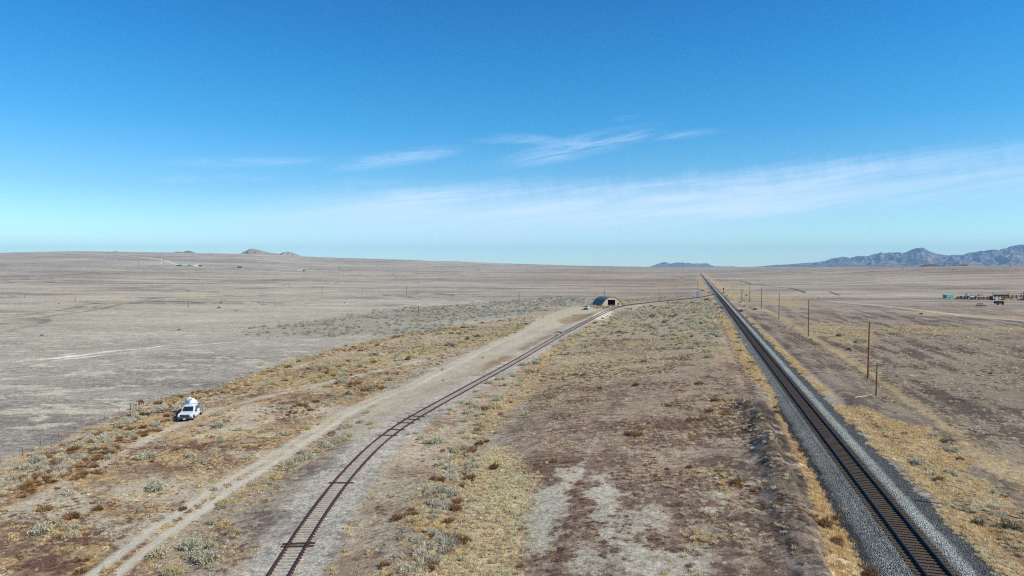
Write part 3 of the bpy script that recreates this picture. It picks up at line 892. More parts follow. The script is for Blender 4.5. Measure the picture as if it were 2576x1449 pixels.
# sparse straw coloured flecks
fl = sstep(t, gnoise(5.5, 3.0, 0.6), 0.66, 0.72)
col2 = mixc(t, mth(t, 'MULTIPLY', fl, 0.5), vm.outputs[0], S(205, 190, 160))
t.links.new(col2, p.inputs['Base Color'])
bp = nd(t, 'ShaderNodeBump', inp={'Strength': 0.9, 'Distance': 0.16})
t.links.new(mth(t, 'ADD', mth(t, 'MULTIPLY', n1, 1.0), mth(t, 'MULTIPLY', n4, 0.7)), bp.inputs['Height'])
bp2 = nd(t, 'ShaderNodeBump', inp={'Strength': 0.8, 'Distance': 0.05})
t.links.new(n3, bp2.inputs['Height'])
t.links.new(bp.outputs[0], bp2.inputs['Normal'])
t.links.new(bp2.outputs[0], p.inputs['Normal'])

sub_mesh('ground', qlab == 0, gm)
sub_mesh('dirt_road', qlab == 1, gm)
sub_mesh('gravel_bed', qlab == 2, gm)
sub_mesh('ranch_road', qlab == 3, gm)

def G(x, y):
    return float(gz(np.array([x]), np.array([y]))[0])
def at(vx, vy):
    q = W(vx, vy)
    return Vector((q[0], q[1], G(q[0], q[1])))
def atP(px, py):
    return at(px / 1.5901, py / 1.5901)
# ------------------------------------------------------------------ railway
def gravel_mat(name, attr):
    m = bpy.data.materials.new(name)
    m.use_nodes = True
    t = m.node_tree
    p = t.nodes['Principled BSDF']
    p.inputs['Roughness'].default_value = 0.85
    p.inputs['Specular IOR Level'].default_value = 0.25
    g = nd(t, 'ShaderNodeNewGeometry')
    a = nd(t, 'ShaderNodeAttribute', attribute_name=attr)
    v = nd(t, 'ShaderNodeTexVoronoi', inp={'Scale': 9.0})
    t.links.new(g.outputs['Position'], v.inputs['Vector'])
    sp = nd(t, 'ShaderNodeSeparateColor')
    t.links.new(v.outputs['Color'], sp.inputs[0])
    n = nd(t, 'ShaderNodeTexNoise', inp={'Scale': 4.0, 'Detail': 8.0, 'Roughness': 0.75})
    t.links.new(g.outputs['Position'], n.inputs['Vector'])
    f = mth(t, 'MULTIPLY', mth(t, 'MULTIPLY_ADD', sp.outputs[0], 1.5, 0.38), mth(t, 'MULTIPLY_ADD', n.outputs[0], 1.4, 0.3))
    vm = nd(t, 'ShaderNodeVectorMath', operation='SCALE')
    t.links.new(a.outputs['Color'], vm.inputs[0]); t.links.new(f, vm.inputs['Scale'])
    t.links.new(vm.outputs[0], p.inputs['Base Color'])
    b = nd(t, 'ShaderNodeBump', inp={'Strength': 1.0, 'Distance': 0.12})
    t.links.new(mth(t, 'ADD', mth(t, 'MULTIPLY', v.outputs['Distance'], -3.0), n.outputs[0]), b.inputs['Height'])
    t.links.new(b.outputs[0], p.inputs['Normal'])
    return m

def ballast(t0, t1):
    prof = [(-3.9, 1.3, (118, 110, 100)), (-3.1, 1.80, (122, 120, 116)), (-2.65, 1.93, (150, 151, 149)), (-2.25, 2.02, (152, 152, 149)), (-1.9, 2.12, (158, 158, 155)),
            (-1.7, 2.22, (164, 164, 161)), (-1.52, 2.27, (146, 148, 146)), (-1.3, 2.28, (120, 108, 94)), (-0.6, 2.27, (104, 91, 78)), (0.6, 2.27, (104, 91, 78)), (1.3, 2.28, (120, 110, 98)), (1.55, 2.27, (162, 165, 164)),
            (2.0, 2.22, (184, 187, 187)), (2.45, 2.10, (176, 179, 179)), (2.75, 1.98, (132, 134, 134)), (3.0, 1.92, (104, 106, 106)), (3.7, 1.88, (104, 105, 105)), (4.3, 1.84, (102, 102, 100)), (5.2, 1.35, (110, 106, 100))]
    ts = np.r_[np.arange(t0, -12, 1.0), np.exp(np.linspace(math.log(20), math.log(t1 + 12 + 20), 900)) - 20 - 12]
    U = np.array([q[0] for q in prof]); Z = np.array([q[1] for q in prof]); Cc = np.array([S(*q[2]) for q in prof])
    UU, TT = np.meshgrid(U, ts)
    wob = (fbm(TT, UU * 0 + 3, 1.7, 4, 201, 0.6) - 0.5); wob2 = (fbm(TT, UU * 0 + 9, 1.7, 4, 203, 0.6) - 0.5)
    side = np.where(UU < 0, wob, wob2) * ss(np.abs(UU), 1.6, 4.5) * 1.3
    x, y = mpos(UU + side, TT)
    z = np.broadcast_to(Z, UU.shape) + (fbm(x, y, 0.5, 2, 205) - 0.5) * 0.08 * ss(np.abs(UU), 1.4, 2.2)
    n, k = UU.shape
    idx = np.arange(n * k).reshape(n, k)
    q = np.stack([idx[:-1, :-1], idx[:-1, 1:], idx[1:, 1:], idx[1:, :-1]], -1).reshape(-1, 4)
    me = bpy.data.meshes.new('ballast')
    me.from_pydata(np.stack([x.ravel(), y.ravel(), z.ravel()], 1).tolist(), [], q.tolist())
    a = me.color_attributes.new('stone', 'FLOAT_COLOR', 'POINT')
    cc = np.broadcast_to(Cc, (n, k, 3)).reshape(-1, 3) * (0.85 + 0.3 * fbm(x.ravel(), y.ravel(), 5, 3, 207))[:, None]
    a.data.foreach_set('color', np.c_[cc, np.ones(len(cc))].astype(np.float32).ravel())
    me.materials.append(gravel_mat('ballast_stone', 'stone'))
    o = bpy.data.objects.new('ballast', me)
    link(o); o['kind'] = 'structure'
T_END = 2330.0
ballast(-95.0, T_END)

def sweep(path, prof, name, m, parent):
    """path (n,3); prof [(lateral, z)] closed section"""
    path = np.asarray(path)
    d = np.gradient(path[:, :2], axis=0); d /= np.linalg.norm(d, axis=1)[:, None]
    nrm = np.stack([d[:, 1], -d[:, 0]], 1)
    k = len(prof); n = len(path)
    v = np.zeros((n, k, 3))
    for i, (a, b) in enumerate(prof):
        v[:, i, :2] = path[:, :2] + nrm * a
        v[:, i, 2] = path[:, 2] + b
    idx = np.arange(n * k).reshape(n, k)
    q = np.stack([idx[:-1], np.roll(idx, -1, 1)[:-1], np.roll(idx, -1, 1)[1:], idx[1:]], -1).reshape(-1, 4).tolist()
    q += [idx[0].tolist()[::-1], idx[-1].tolist()]
    me = bpy.data.meshes.new(name)
    me.from_pydata(v.reshape(-1, 3).tolist(), [], q)
    me.materials.append(m)
    o = bpy.data.objects.new(name, me)
    return link(o, parent)

RAILP = [(-0.075, -0.17), (-0.075, -0.145), (-0.02, -0.13), (-0.015, -0.045), (-0.04, -0.035), (-0.04, 0), (0.04, 0), (0.04, -0.035), (0.015, -0.045), (0.02, -0.13), (0.075, -0.145), (0.075, -0.17)]
m_rail = mat('worn_rail_steel', (0.03, 0.03, 0.034), 0.55, 0.2, 0.15, 3.0, 0.5)
m_rust = mat('rusted_rail_steel', (0.07, 0.030, 0.026), 0.85, 0.2, 0.25, 4.0, 0.3)
m_tie = mat('creosoted_sleeper', S(92, 78, 66), 0.9, 0, 0.35, 7.0, 0.2, 0.4)
m_tie_grey = mat('weathered_sleeper', S(190, 183, 172), 0.95, 0, 0.25, 7.0, 0.1, 0.4)
m_tie_dark = mat('dark_replacement_sleeper', S(74, 62, 54), 0.9, 0, 0.25, 7.0, 0.2, 0.4)
m_plate = mat('rusted_tie_plate', (0.10, 0.035, 0.028), 0.9, 0.1, 0.2, 6.0, 0.2)
GA = 0.7175 + 0.035

main = empty('railway_track', (*mpos(0, 0), MZ))
tag(main, 'straight main railway track with dark rails on a raised stone bed running to the horizon', 'railway track')
tt = np.r_[np.arange(-94, 200, 4.0), np.arange(200, T_END, 30.0)]
for s in (-1, 1):
    x, y = mpos(s * GA, tt)
    sweep(np.stack([x, y, np.full_like(x, MZ)], 1) - np.array(main.location), RAILP, 'rail', m_rail, main)
tie_me = None
rnd = random.Random(11)
def tie_mesh(L, w, h, m, name='sleeper'):
    b = MB(); b.box(-L / 2, L / 2, -w / 2, w / 2, -h, 0)
    b.box(-0.95, -0.56, -w / 2 + 0.02, w / 2 - 0.02, 0.002, 0.018)
    b.box(0.56, 0.95, -w / 2 + 0.02, w / 2 - 0.02, 0.002, 0.018)
    o = b.build(name, m)
    me = o.data
    KIDS.pop(o.name, None)
    bpy.data.objects.remove(o)
    return me
me_main = tie_mesh(2.6, 0.25, 0.18, m_tie)
ang = math.atan2(MN[1], MN[0])
tvals = np.arange(-11.0, 420, 0.5)
for i in range(100):
    o = bpy.data.objects.new('sleeper', me_main)
    x, y = mpos(rnd.uniform(-0.04, 0.04), tvals[i + 4])
    o.location = Vector((x, y, MZ - 0.168 + rnd.uniform(-0.015, 0.01))) - main.location
    o.rotation_euler = (0, 0, ang + rnd.uniform(-0.01, 0.01))
    link(o, main)
def many_ties(tv, posf, L, w, h, m, parent, name='sleeper'):
    b = MB()
    for tv_ in tv:
        x, y, z, a = posf(tv_)
        b.m = Matrix.Translation(Vector((x, y, z)) - parent.location) @ Matrix.Rotation(a + rnd.uniform(-.012, .012), 4, 'Z')
        b.box(-L / 2, L / 2, -w / 2, w / 2, -h, 0)
    o = b.build(name, m, parent)
    o['kind'] = 'stuff'
    return o
many_ties(np.r_[np.arange(-94, -11.2, 0.5), tvals[:4], tvals[104:]], lambda q: (*mpos(rnd.uniform(-.04, .04), q), MZ - 0.168 + rnd.uniform(-.015, .01), ang), 2.6, 0.25, 0.18, m_tie, main)

# the spur
spz = spur_z(SPUR[:, 1])
spur_path = np.c_[SPUR, spz]
ls_ = np.r_[0, np.cumsum(np.linalg.norm(np.diff(SPUR, axis=0), axis=1))]
def sp_at(s):
    x = np.interp(s, ls_, spur_path[:, 0]); y = np.interp(s, ls_, spur_path[:, 1]); z = np.interp(s, ls_, spur_path[:, 2])
    x2 = np.interp(s + 1, ls_, spur_path[:, 0]); y2 = np.interp(s + 1, ls_, spur_path[:, 1])
    x1 = np.interp(s - 1, ls_, spur_path[:, 0]); y1 = np.interp(s - 1, ls_, spur_path[:, 1])
    return x, y, z, math.atan2(-(x2 - x1), (y2 - y1))
spur = empty('siding_track', tuple(spur_path[0]))
tag(spur, 'curving rusty side track on grey gravel joining the main line beyond the hangar', 'railway track')
SG = GA + 0.01
d = np.gradient(SPUR, axis=0); d /= np.linalg.norm(d, axis=1)[:, None]
nn = np.stack([d[:, 1], -d[:, 0]], 1)
for s in (-1, 1):
    pth = spur_path.copy(); pth[:, :2] += nn * s * SG
    dist_ = pth[:, 1]
    pth[:, 2] += 0.02 + 0.10 * ss(dist_, 150, 400)
    pr_ = [(a * 1.15, b if b > -0.1 else b - 0.1) for a, b in RAILP]
    ro = sweep(pth - np.array(spur.location), pr_, 'rail', m_rust, spur)
    b = MB()
    for k, q in enumerate(np.arange(2, 190, 0.53)):
        x, y, z, a = sp_at(q)
        b.m = Matrix.Translation(Vector((x, y, z)) - spur.location) @ Matrix.Rotation(a, 4, 'Z')
        e = rnd.uniform(0.10, 0.17)
        b.box(s * SG - 0.13, s * SG + e, -0.08, 0.08, -0.16, -0.115)
    tpo = b.build('tie_plates', m_plate, ro); tpo['kind'] = 'stuff'
me_sp = tie_mesh(1.85, 0.2, 0.15, m_tie_grey)
me_dk = tie_mesh(2.6, 0.24, 0.16, m_tie_dark)
svals = np.arange(3.0, ls_[-1] - 8, 0.55)
dark_s = []
for (vx, vy) in ((748, 1366), (752, 1360), (747, 1363.5), (855, 1211), (961, 1094), (984, 1081), (1015, 1060), (1024, 1056), (1030, 1052), (1040, 1048)):
    q = W(vx, vy)
    k = np.argmin(np.hypot(SPUR[:, 0] - q[0], SPUR[:, 1] - q[1]))
    dark_s.append(ls_[k] + rnd.uniform(-.5, .5))
isd = [min(abs(q - z) for z in dark_s) < 0.3 for q in svals]
cnt = 0; rest = []
for i, q in enumerate(svals):
    if cnt < 100 and q > 58:
        x, y, z, a = sp_at(q)
        dk = isd[i]
        o = bpy.data.objects.new('sleeper', me_dk if dk else me_sp)
        o.location = Vector((x, y, z - (0.125 if dk else 0.178) + rnd.uniform(-0.012, 0.012))) - spur.location
        o.rotation_euler = (0, 0, a + rnd.uniform(-.02, .02))
        if dk: o['label'] = 'dark newer sleeper standing out of the gravel'
        link(o, spur); cnt += 1
    else:
        rest.append(q)
def spf(q):
    x, y, z, a = sp_at(q)
    return x, y, z - 0.178 + rnd.uniform(-.012, .012), a
many_ties([q for q in rest if q < 315], spf, 1.85, 0.2, 0.15, m_tie_grey, spur)
for q in dark_s:
    if q > 58 + 100 * 0.55:
        x, y, z, a = sp_at(q)
        o = bpy.data.objects.new('sleeper', me_dk)
        o.location = Vector((x, y, z - 0.12)) - spur.location
        o.rotation_euler = (0, 0, a)
        o['label'] = 'dark newer sleeper standing out of the gravel'
        link(o, spur)
# ------------------------------------------------------------------ mountains and hills
def hill_mat(name, c1, c2, c3, scale=0.004):
    m = bpy.data.materials.new(name)
    m.use_nodes = True
    t = m.node_tree
    p = t.nodes['Principled BSDF']
    p.inputs['Roughness'].default_value = 1.0
    p.inputs['Specular IOR Level'].default_value = 0.0
    g = nd(t, 'ShaderNodeNewGeometry')
    n = nd(t, 'ShaderNodeTexNoise', inp={'Scale': scale, 'Detail': 10.0, 'Roughness': 0.7})
    t.links.new(g.outputs['Position'], n.inputs['Vector'])
    n2_ = nd(t, 'ShaderNodeTexNoise', inp={'Scale': scale * 0.35, 'Detail': 8.0, 'Roughness': 0.65})
    mp = nd(t, 'ShaderNodeMapping'); mp.inputs['Scale'].default_value = (1, 1, 6)
    t.links.new(g.outputs['Position'], mp.inputs[0]); t.links.new(mp.outputs[0], n2_.inputs['Vector'])
    c = mixc(t, sstep(t, n.outputs[0], 0.42, 0.60), c1, c2)
    c = mixc(t, sstep(t, n2_.outputs[0], 0.52, 0.62), c, c3)
    t.links.new(c, p.inputs['Base Color'])
    return m

def massif(name, label, outline, dist, depth, m, base_v=674.0, seed=1, rough=0.5, spur_scale=500.0, back=0.5, na=420, nr=60, cat=None, group=None):
    """a range of hills whose skyline follows outline; outline in frame positions"""
    vx = np.linspace(outline[0][0], outline[-1][0], na)
    vy = np.interp(vx, [o[0] for o in outline], [o[1] for o in outline])
    a = np.arctan((vx - 1288) / FPX)
    crest = CAMZ + (HORV - vy) / FPX * np.cos(a) * dist
    base = CAMZ + (HORV - base_v) / FPX * dist
    crest = np.maximum(crest - base, 0)
    q = np.linspace(0, 1, nr)
    A_, Q = np.meshgrid(a, q)
    H = np.broadcast_to(crest, A_.shape)
    Rr = dist - depth + depth * 2 * Q * (0.5 + back) / 1.0
    cq = 0.5 / (0.5 + back)
    X = Rr * np.sin(A_); Y = Rr * np.cos(A_)
    # crest stands where Q == cq; slopes to both sides carved by spurs and gullies
    f = np.where(Q < cq, Q / cq, (1 - Q) / (1 - cq))
    f = np.clip(f, 0, 1)
    warp_ = fbm(X, Y, spur_scale * 1.6, 3, seed + 5) - 0.5
    rid = 1 - np.abs(2 * fbm(A_ * dist + warp_ * spur_scale * 1.5, Rr * 0.35, spur_scale, 4, seed, 0.55) - 1) * 2.2
    rid2 = 1 - np.abs(2 * fbm(A_ * dist - warp_ * 300, Rr * 0.6, spur_scale * 0.35, 3, seed + 9, 0.5) - 1) * 2.0
    prof = f ** 1.15
    cut_ = rough * (1 - f) ** 0.6 * f ** 0.35 * 2.0
    z = H * np.clip(prof * (1 + cut_ * (rid - 0.55) + 0.45 * cut_ * (rid2 - 0.5)), 0, 0.985)
    z = np.where(np.abs(f - 1) < 0.012, H, z)
    Z = base - 6 + z
    n, k = X.shape
    idx_ = np.arange(n * k).reshape(n, k)
    qd = np.stack([idx_[:-1, :-1], idx_[:-1, 1:], idx_[1:, 1:], idx_[1:, :-1]], -1).reshape(-1, 4)
    me = bpy.data.meshes.new(name)
    me.from_pydata(np.stack([X.ravel(), Y.ravel(), Z.ravel()], 1).tolist(), [], qd.tolist())
    me.materials.append(m)
    o = bpy.data.objects.new(name, me)
    link(o); o['kind'] = 'structure'
    return o

m_mtn = hill_mat('mountain_rock_and_scrub', (0.18, 0.15, 0.115), (0.07, 0.075, 0.065), (0.32, 0.25, 0.19))
m_mid = hill_mat('distant_mesa_rock', (0.18, 0.15, 0.115), (0.10, 0.10, 0.085), (0.26, 0.21, 0.16))
m_pink = hill_mat('bare_pinkish_hill', (0.30, 0.255, 0.215), (0.23, 0.195, 0.165), (0.34, 0.29, 0.245), 0.01)
m_palehill = hill_mat('pale_dry_hill', (0.34, 0.28, 0.22), (0.28, 0.23, 0.18), (0.38, 0.31, 0.25), 0.01)
m_darkrock = hill_mat('dark_rock_outcrop', (0.13, 0.08, 0.075), (0.08, 0.055, 0.055), (0.24, 0.17, 0.14), 0.01)
RIGHT = [(1900, 671.5), (1932, 667.5), (1957, 665.6), (1982, 665), (2014, 661.8), (2057, 659.3), (2075, 656), (2092, 650.5), (2119, 647), (2139, 648.8), (2157, 645), (2182, 645), (2195, 641),
         (2209, 636.3), (2224, 637), (2237, 634.5), (2255, 636), (2269, 637), (2282, 633.8), (2293, 629), (2302, 625.8), (2322, 624.8), (2332, 630), (2342, 635), (2352, 638.3), (2382, 642), (2419, 642.8),
         (2437, 637.5), (2457, 633.8), (2475, 632), (2494, 630), (2514, 630), (2532, 625), (2544, 618.8), (2564, 615.8), (2576, 616.8), (2640, 612), (2720, 622), (2800, 618), (2950, 632), (3150, 640), (3400, 660)]
massif('mountains', '', RIGHT, 23000, 5600, m_mtn, 672.5, 3, 1.15, 820, 0.45, 1000, 130)
MESA = [(1600, 673), (1625, 672.8), (1636, 669.6), (1647, 666.4), (1658, 661.9), (1668, 659), (1675, 658.9), (1681, 661.6), (1691, 660.5), (1701, 658.7), (1721, 659.9), (1753, 660.8), (1760, 662.5),
        (1777, 661.6), (1783, 662.7), (1787, 666.1), (1800, 669.2), (1825, 670), (1844, 669.2), (1855, 670.9), (1896, 670.2), (1916, 669.6), (1932, 668.5), (1960, 672)]
massif('distant_mesa', '', MESA, 23000, 2600, m_mid, 673.2, 13, 0.9, 420, 0.5, 340, 40)
massif('pale_hill', '', [(1680, 675), (1691, 673.4), (1708, 670.4), (1720, 669.6), (1732, 669.4), (1744, 671.5), (1757, 675)], 6500, 500, m_palehill, 675.5, 23, 0.3, 200, 0.5, 60, 24)
massif('pink_hills', '', [(590, 641), (600, 638), (615, 631), (626, 625.6), (636, 623.6), (648, 626), (660, 629), (676, 633), (692, 636), (705, 636.5), (718, 632), (726, 631.3), (738, 634.5), (748, 639), (762, 645)], 7200, 700, m_pink, 650, 33, 0.7, 120, 0.5, 200, 40)
massif('low_hill', '', [(276, 634), (284, 631.5), (291, 630.3), (299, 631.8), (306, 634)], 9000, 300, m_mid, 640, 43, 0.2, 200, 0.5, 40, 16)
massif('low_hills', '', [(430, 635.5), (440, 632.5), (450, 631.3), (460, 632.3), (470, 629.8), (476, 629.2), (484, 631), (496, 636)], 9000, 400, m_mid, 642, 53, 0.3, 200, 0.5, 60, 16)
massif('rocky_outcrop', '', [(2298, 671), (2312, 668), (2324, 663.5), (2330, 661.5), (2340, 663), (2352, 661.6), (2362, 663.5), (2375, 666), (2390, 670)], 8200, 400, m_darkrock, 672.5, 63, 0.8, 120, 0.4, 80, 24)
massif('rocky_outcrop', '', [(2385, 671), (2395, 668.5), (2404, 663.5), (2412, 661.3), (2422, 663), (2432, 661.5), (2444, 666), (2460, 668), (2480, 670)], 8200, 400, m_darkrock, 672.5, 73, 0.8, 120, 0.4, 80, 24)

# ------------------------------------------------------------------ air
def haze():
    b = MB()
    b.box(-32000, 32000, -9000, 33000, -12, 980)
    m = bpy.data.materials.new('thin_blue_air')
    m.use_nodes = True
    t = m.node_tree
    for n in list(t.nodes):
        if n.type == 'BSDF_PRINCIPLED': t.nodes.remove(n)
    v = nd(t, 'ShaderNodeVolumePrincipled')
    v.inputs['Color'].default_value = (0.42, 0.72, 1.0, 1)
    v.inputs['Density'].default_value = HAZE
    v.inputs['Anisotropy'].default_value = 0.0
    out = [n for n in t.nodes if n.type == 'OUTPUT_MATERIAL'][0]
    t.links.new(v.outputs[0], out.inputs['Volume'])
    o = b.build('haze', m)
    o['kind'] = 'stuff'
    return o
HAZE = 0.000034
haze()
# ------------------------------------------------------------------ vegetation
def PS(r, g, b, k0=1.42):
    q = (r + g + b) / 3.0
    r, g, b = (c + (q - c) * 0.32 for c in (r, g, b))
    return tuple(min(0.85, k * k0) for k in S(r, g, b))
def plant_mat(name, cols, rough=0.95, k0=1.42):
    m = bpy.data.materials.new(name)
    m.use_nodes = True
    t = m.node_tree
    p = t.nodes['Principled BSDF']
    p.inputs['Roughness'].default_value = rough
    p.inputs['Specular IOR Level'].default_value = 0.05
    oi = nd(t, 'ShaderNodeObjectInfo')
    r = nd(t, 'ShaderNodeValToRGB')
    e = r.color_ramp.elements
    while len(e) < len(cols): e.new(0.5)
    for i, c in enumerate(cols):
        e[i].position = i / (len(cols) - 1); e[i].color = (*PS(*c, k0), 1)
    t.links.new(oi.outputs['Random'], r.inputs[0])
    g = nd(t, 'ShaderNodeNewGeometry')
    f = mth(t, 'MULTIPLY_ADD', g.outputs['Random Per Island'], 0.5, 0.75)
    vm = nd(t, 'ShaderNodeVectorMath', operation='SCALE')
    t.links.new(r.outputs[0], vm.inputs[0]); t.links.new(f, vm.inputs['Scale'])
    t.nodes.remove(p)
    df = nd(t, 'ShaderNodeBsdfDiffuse'); tl = nd(t, 'ShaderNodeBsdfTranslucent'); mx = nd(t, 'ShaderNodeMixShader', inp={0: 0.42})
    t.links.new(vm.outputs[0], df.inputs[0]); t.links.new(vm.outputs[0], tl.inputs[0])
    t.links.new(df.outputs[0], mx.inputs[1]); t.links.new(tl.outputs[0], mx.inputs[2])
    t.links.new(mx.outputs[0], [n for n in t.nodes if n.type == 'OUTPUT_MATERIAL'][0].inputs[0])
    return m

def bush_mesh(name, m, seed, n, r, h, w, leaf=0.0, nleaf=0, droop=0.0, lean=0.35, upright=0.3):
    """twigs fanning out of a crown, with small leaves over the outside"""
    rg = np.random.default_rng(seed)
    V = []; F = []
    lob = rg.uniform(0, 6.28, 3)
    for i in range(n):
        a = rg.uniform(0, 2 * math.pi)
        e = math.asin(rg.uniform(upright * 0.3, 1.0))
        k = 1 + 0.18 * math.sin(2 * a + lob[0]) + 0.14 * math.sin(3 * a + lob[1]) + rg.uniform(-0.22, 0.15)
        tip = np.array([math.cos(a) * math.cos(e) * r * k, math.sin(a) * math.cos(e) * r * k, math.sin(e) * h * k + 0.02])
        b0 = np.array([math.cos(a), math.sin(a), 0]) * rg.uniform(0, lean) * r
        side = np.cross(tip - b0, rg.normal(size=3)); side /= np.linalg.norm(side) + 1e-9
        ww = w * rg.uniform(0.6, 1.4)
        mid_ = b0 * 0.45 + tip * 0.55 + np.array([0, 0, h * 0.12])
        j = len(V)
        V += [b0 - side * ww * 0.4, b0 + side * ww * 0.4, mid_ + side * ww * 0.6, tip, mid_ - side * ww * 0.6]
        F.append((j, j + 1, j + 2, j + 3, j + 4))
    for i in range(nleaf):
        a = rg.uniform(0, 2 * math.pi); e = math.asin(rg.uniform(0.05, 1.0))
        k = (1 + 0.18 * math.sin(2 * a + lob[0]) + 0.14 * math.sin(3 * a + lob[1])) * rg.uniform(0.72, 1.03)
        c = np.array([math.cos(a) * math.cos(e) * r * k, math.sin(a) * math.cos(e) * r * k, math.sin(e) * h * k])
        u_ = rg.normal(size=3); u_ /= np.linalg.norm(u_)
        v_ = np.cross(u_, rg.normal(size=3)); v_ /= np.linalg.norm(v_)
        s_ = leaf * rg.uniform(0.6, 1.4)
        j = len(V)
        V += [c - u_ * s_, c + v_ * s_ * 0.5, c + u_ * s_, c - v_ * s_ * 0.5]
        F.append((j, j + 1, j + 2, j + 3))
    me = bpy.data.meshes.new(name)
    me.from_pydata([tuple(v) for v in V], [], F)
    me.materials.append(m)
    return me

pm = {
 'straw': plant_mat('straw_grass', [(188, 156, 114), (208, 178, 134), (216, 194, 154), (196, 162, 118)], k0=1.7),
 'gold': plant_mat('golden_grass', [(198, 160, 106), (214, 178, 122), (204, 168, 116), (186, 154, 112), (208, 190, 158)], k0=1.9),
 'pale': plant_mat('pale_grass', [(200, 184, 146), (216, 202, 168), (190, 172, 134)], k0=1.75),
 'rust': plant_mat('russet_weed', [(150, 104, 62), (172, 122, 72), (134, 92, 58), (184, 138, 86)]),
 'red': plant_mat('reddish_ground_plant', [(134, 88, 76), (146, 106, 90), (122, 84, 74)]),
 'sage': plant_mat('silver_green_sage', [(188, 182, 156), (200, 192, 166), (176, 172, 148), (206, 190, 150)]),
 'grey': plant_mat('bleached_dead_brush', [(194, 184, 166), (208, 197, 178), (180, 170, 154)]),
 'rabbit': plant_mat('yellow_rabbitbrush', [(204, 176, 118), (196, 182, 132), (212, 184, 126)]),
 'bluegrey': plant_mat('blue_grey_scrub', [(182, 176, 168), (192, 185, 175), (170, 165, 158), (194, 182, 160)]),
 'dark': plant_mat('dark_scrub', [(128, 114, 94), (112, 102, 86), (140, 124, 98)]),
}
PROTO = {}
def protos(key, n, mk):
    c = bpy.data.collections.new('plants_' + key)
    PROTO[key] = []
    for i in range(n):
        me = mk(i)
        PROTO[key].append(me)
        o = bpy.data.objects.new(key + '_clump', me)
        c.objects.link(o)
    return c
PC = {}
for key in ('straw', 'gold', 'pale', 'red'):
    PC[key] = protos(key, 4, lambda i: bush_mesh(key + '_tuft', pm[key], 100 + i, 46, 0.23, 0.18 if key != 'red' else 0.06, 0.019, lean=0.85, upright=0.25))
for key, sd_ in (('rust', 200), ('grey', 220)):
    PC[key] = protos(key, 5, lambda i: bush_mesh(key + '_bush', pm[key], sd_ + i, 170, 0.46, 0.38, 0.024, 0.03, 90, lean=0.6, upright=0.05))
for key, sd_ in (('sage', 300), ('rabbit', 320), ('bluegrey', 340), ('dark', 360)):
    PC[key] = protos(key, 5, lambda i: bush_mesh(key + '_bush', pm[key], sd_ + i, 120, 0.56, 0.52, 0.03, 0.05, 260, lean=0.5, upright=0.1))

def scatter_object(name, key, P, scl, label=None):
    """ground cover: one object that repeats the clumps over its own points"""
    n = len(P)
    if n == 0: return
    me = bpy.data.meshes.new(name)
    me.vertices.add(n)
    me.vertices.foreach_set('co', P.astype(np.float32).ravel())
    rg = np.random.default_rng(n)
    a = me.attributes.new('turn', 'FLOAT_VECTOR', 'POINT')
    a.data.foreach_set('vector', np.c_[rg.uniform(-0.12, 0.12, (n, 2)), rg.uniform(0, 6.28, n)].astype(np.float32).ravel())
    a = me.attributes.new('size', 'FLOAT_VECTOR', 'POINT')
    s = scl[:, None] * np.c_[rg.uniform(0.8, 1.25, n), rg.uniform(0.8, 1.25, n), rg.uniform(0.75, 1.25, n)]
    a.data.foreach_set('vector', s.astype(np.float32).ravel())
    o = bpy.data.objects.new(name, me)
    link(o)
    tag(o, label, None, None, 'stuff')
    ng = bpy.data.node_groups.new('spread_' + name, 'GeometryNodeTree')
    ng.interface.new_socket('Geometry', in_out='INPUT', socket_type='NodeSocketGeometry')
    ng.interface.new_socket('Geometry', in_out='OUTPUT', socket_type='NodeSocketGeometry')
    gi = ng.nodes.new('NodeGroupInput'); go = ng.nodes.new('NodeGroupOutput')
    ip = ng.nodes.new('GeometryNodeInstanceOnPoints')
    ci = ng.nodes.new('GeometryNodeCollectionInfo')
    ci.inputs['Collection'].default_value = PC[key]
    ci.inputs['Separate Children'].default_value = True
    ci.inputs['Reset Children'].default_value = True
    ip.inputs['Pick Instance'].default_value = True
    r_ = ng.nodes.new('GeometryNodeInputNamedAttribute'); r_.data_type = 'FLOAT_VECTOR'; r_.inputs['Name'].default_value = 'turn'
    z_ = ng.nodes.new('GeometryNodeInputNamedAttribute'); z_.data_type = 'FLOAT_VECTOR'; z_.inputs['Name'].default_value = 'size'
    L = ng.links.new
    L(gi.outputs[0], ip.inputs['Points']); L(ci.outputs[0], ip.inputs['Instance'])
    L(r_.outputs[0], ip.inputs['Rotation']); L(z_.outputs[0], ip.inputs['Scale'])
    L(ip.outputs[0], go.inputs[0])
    md = o.modifiers.new('spread', 'NODES'); md.node_group = ng
    return o

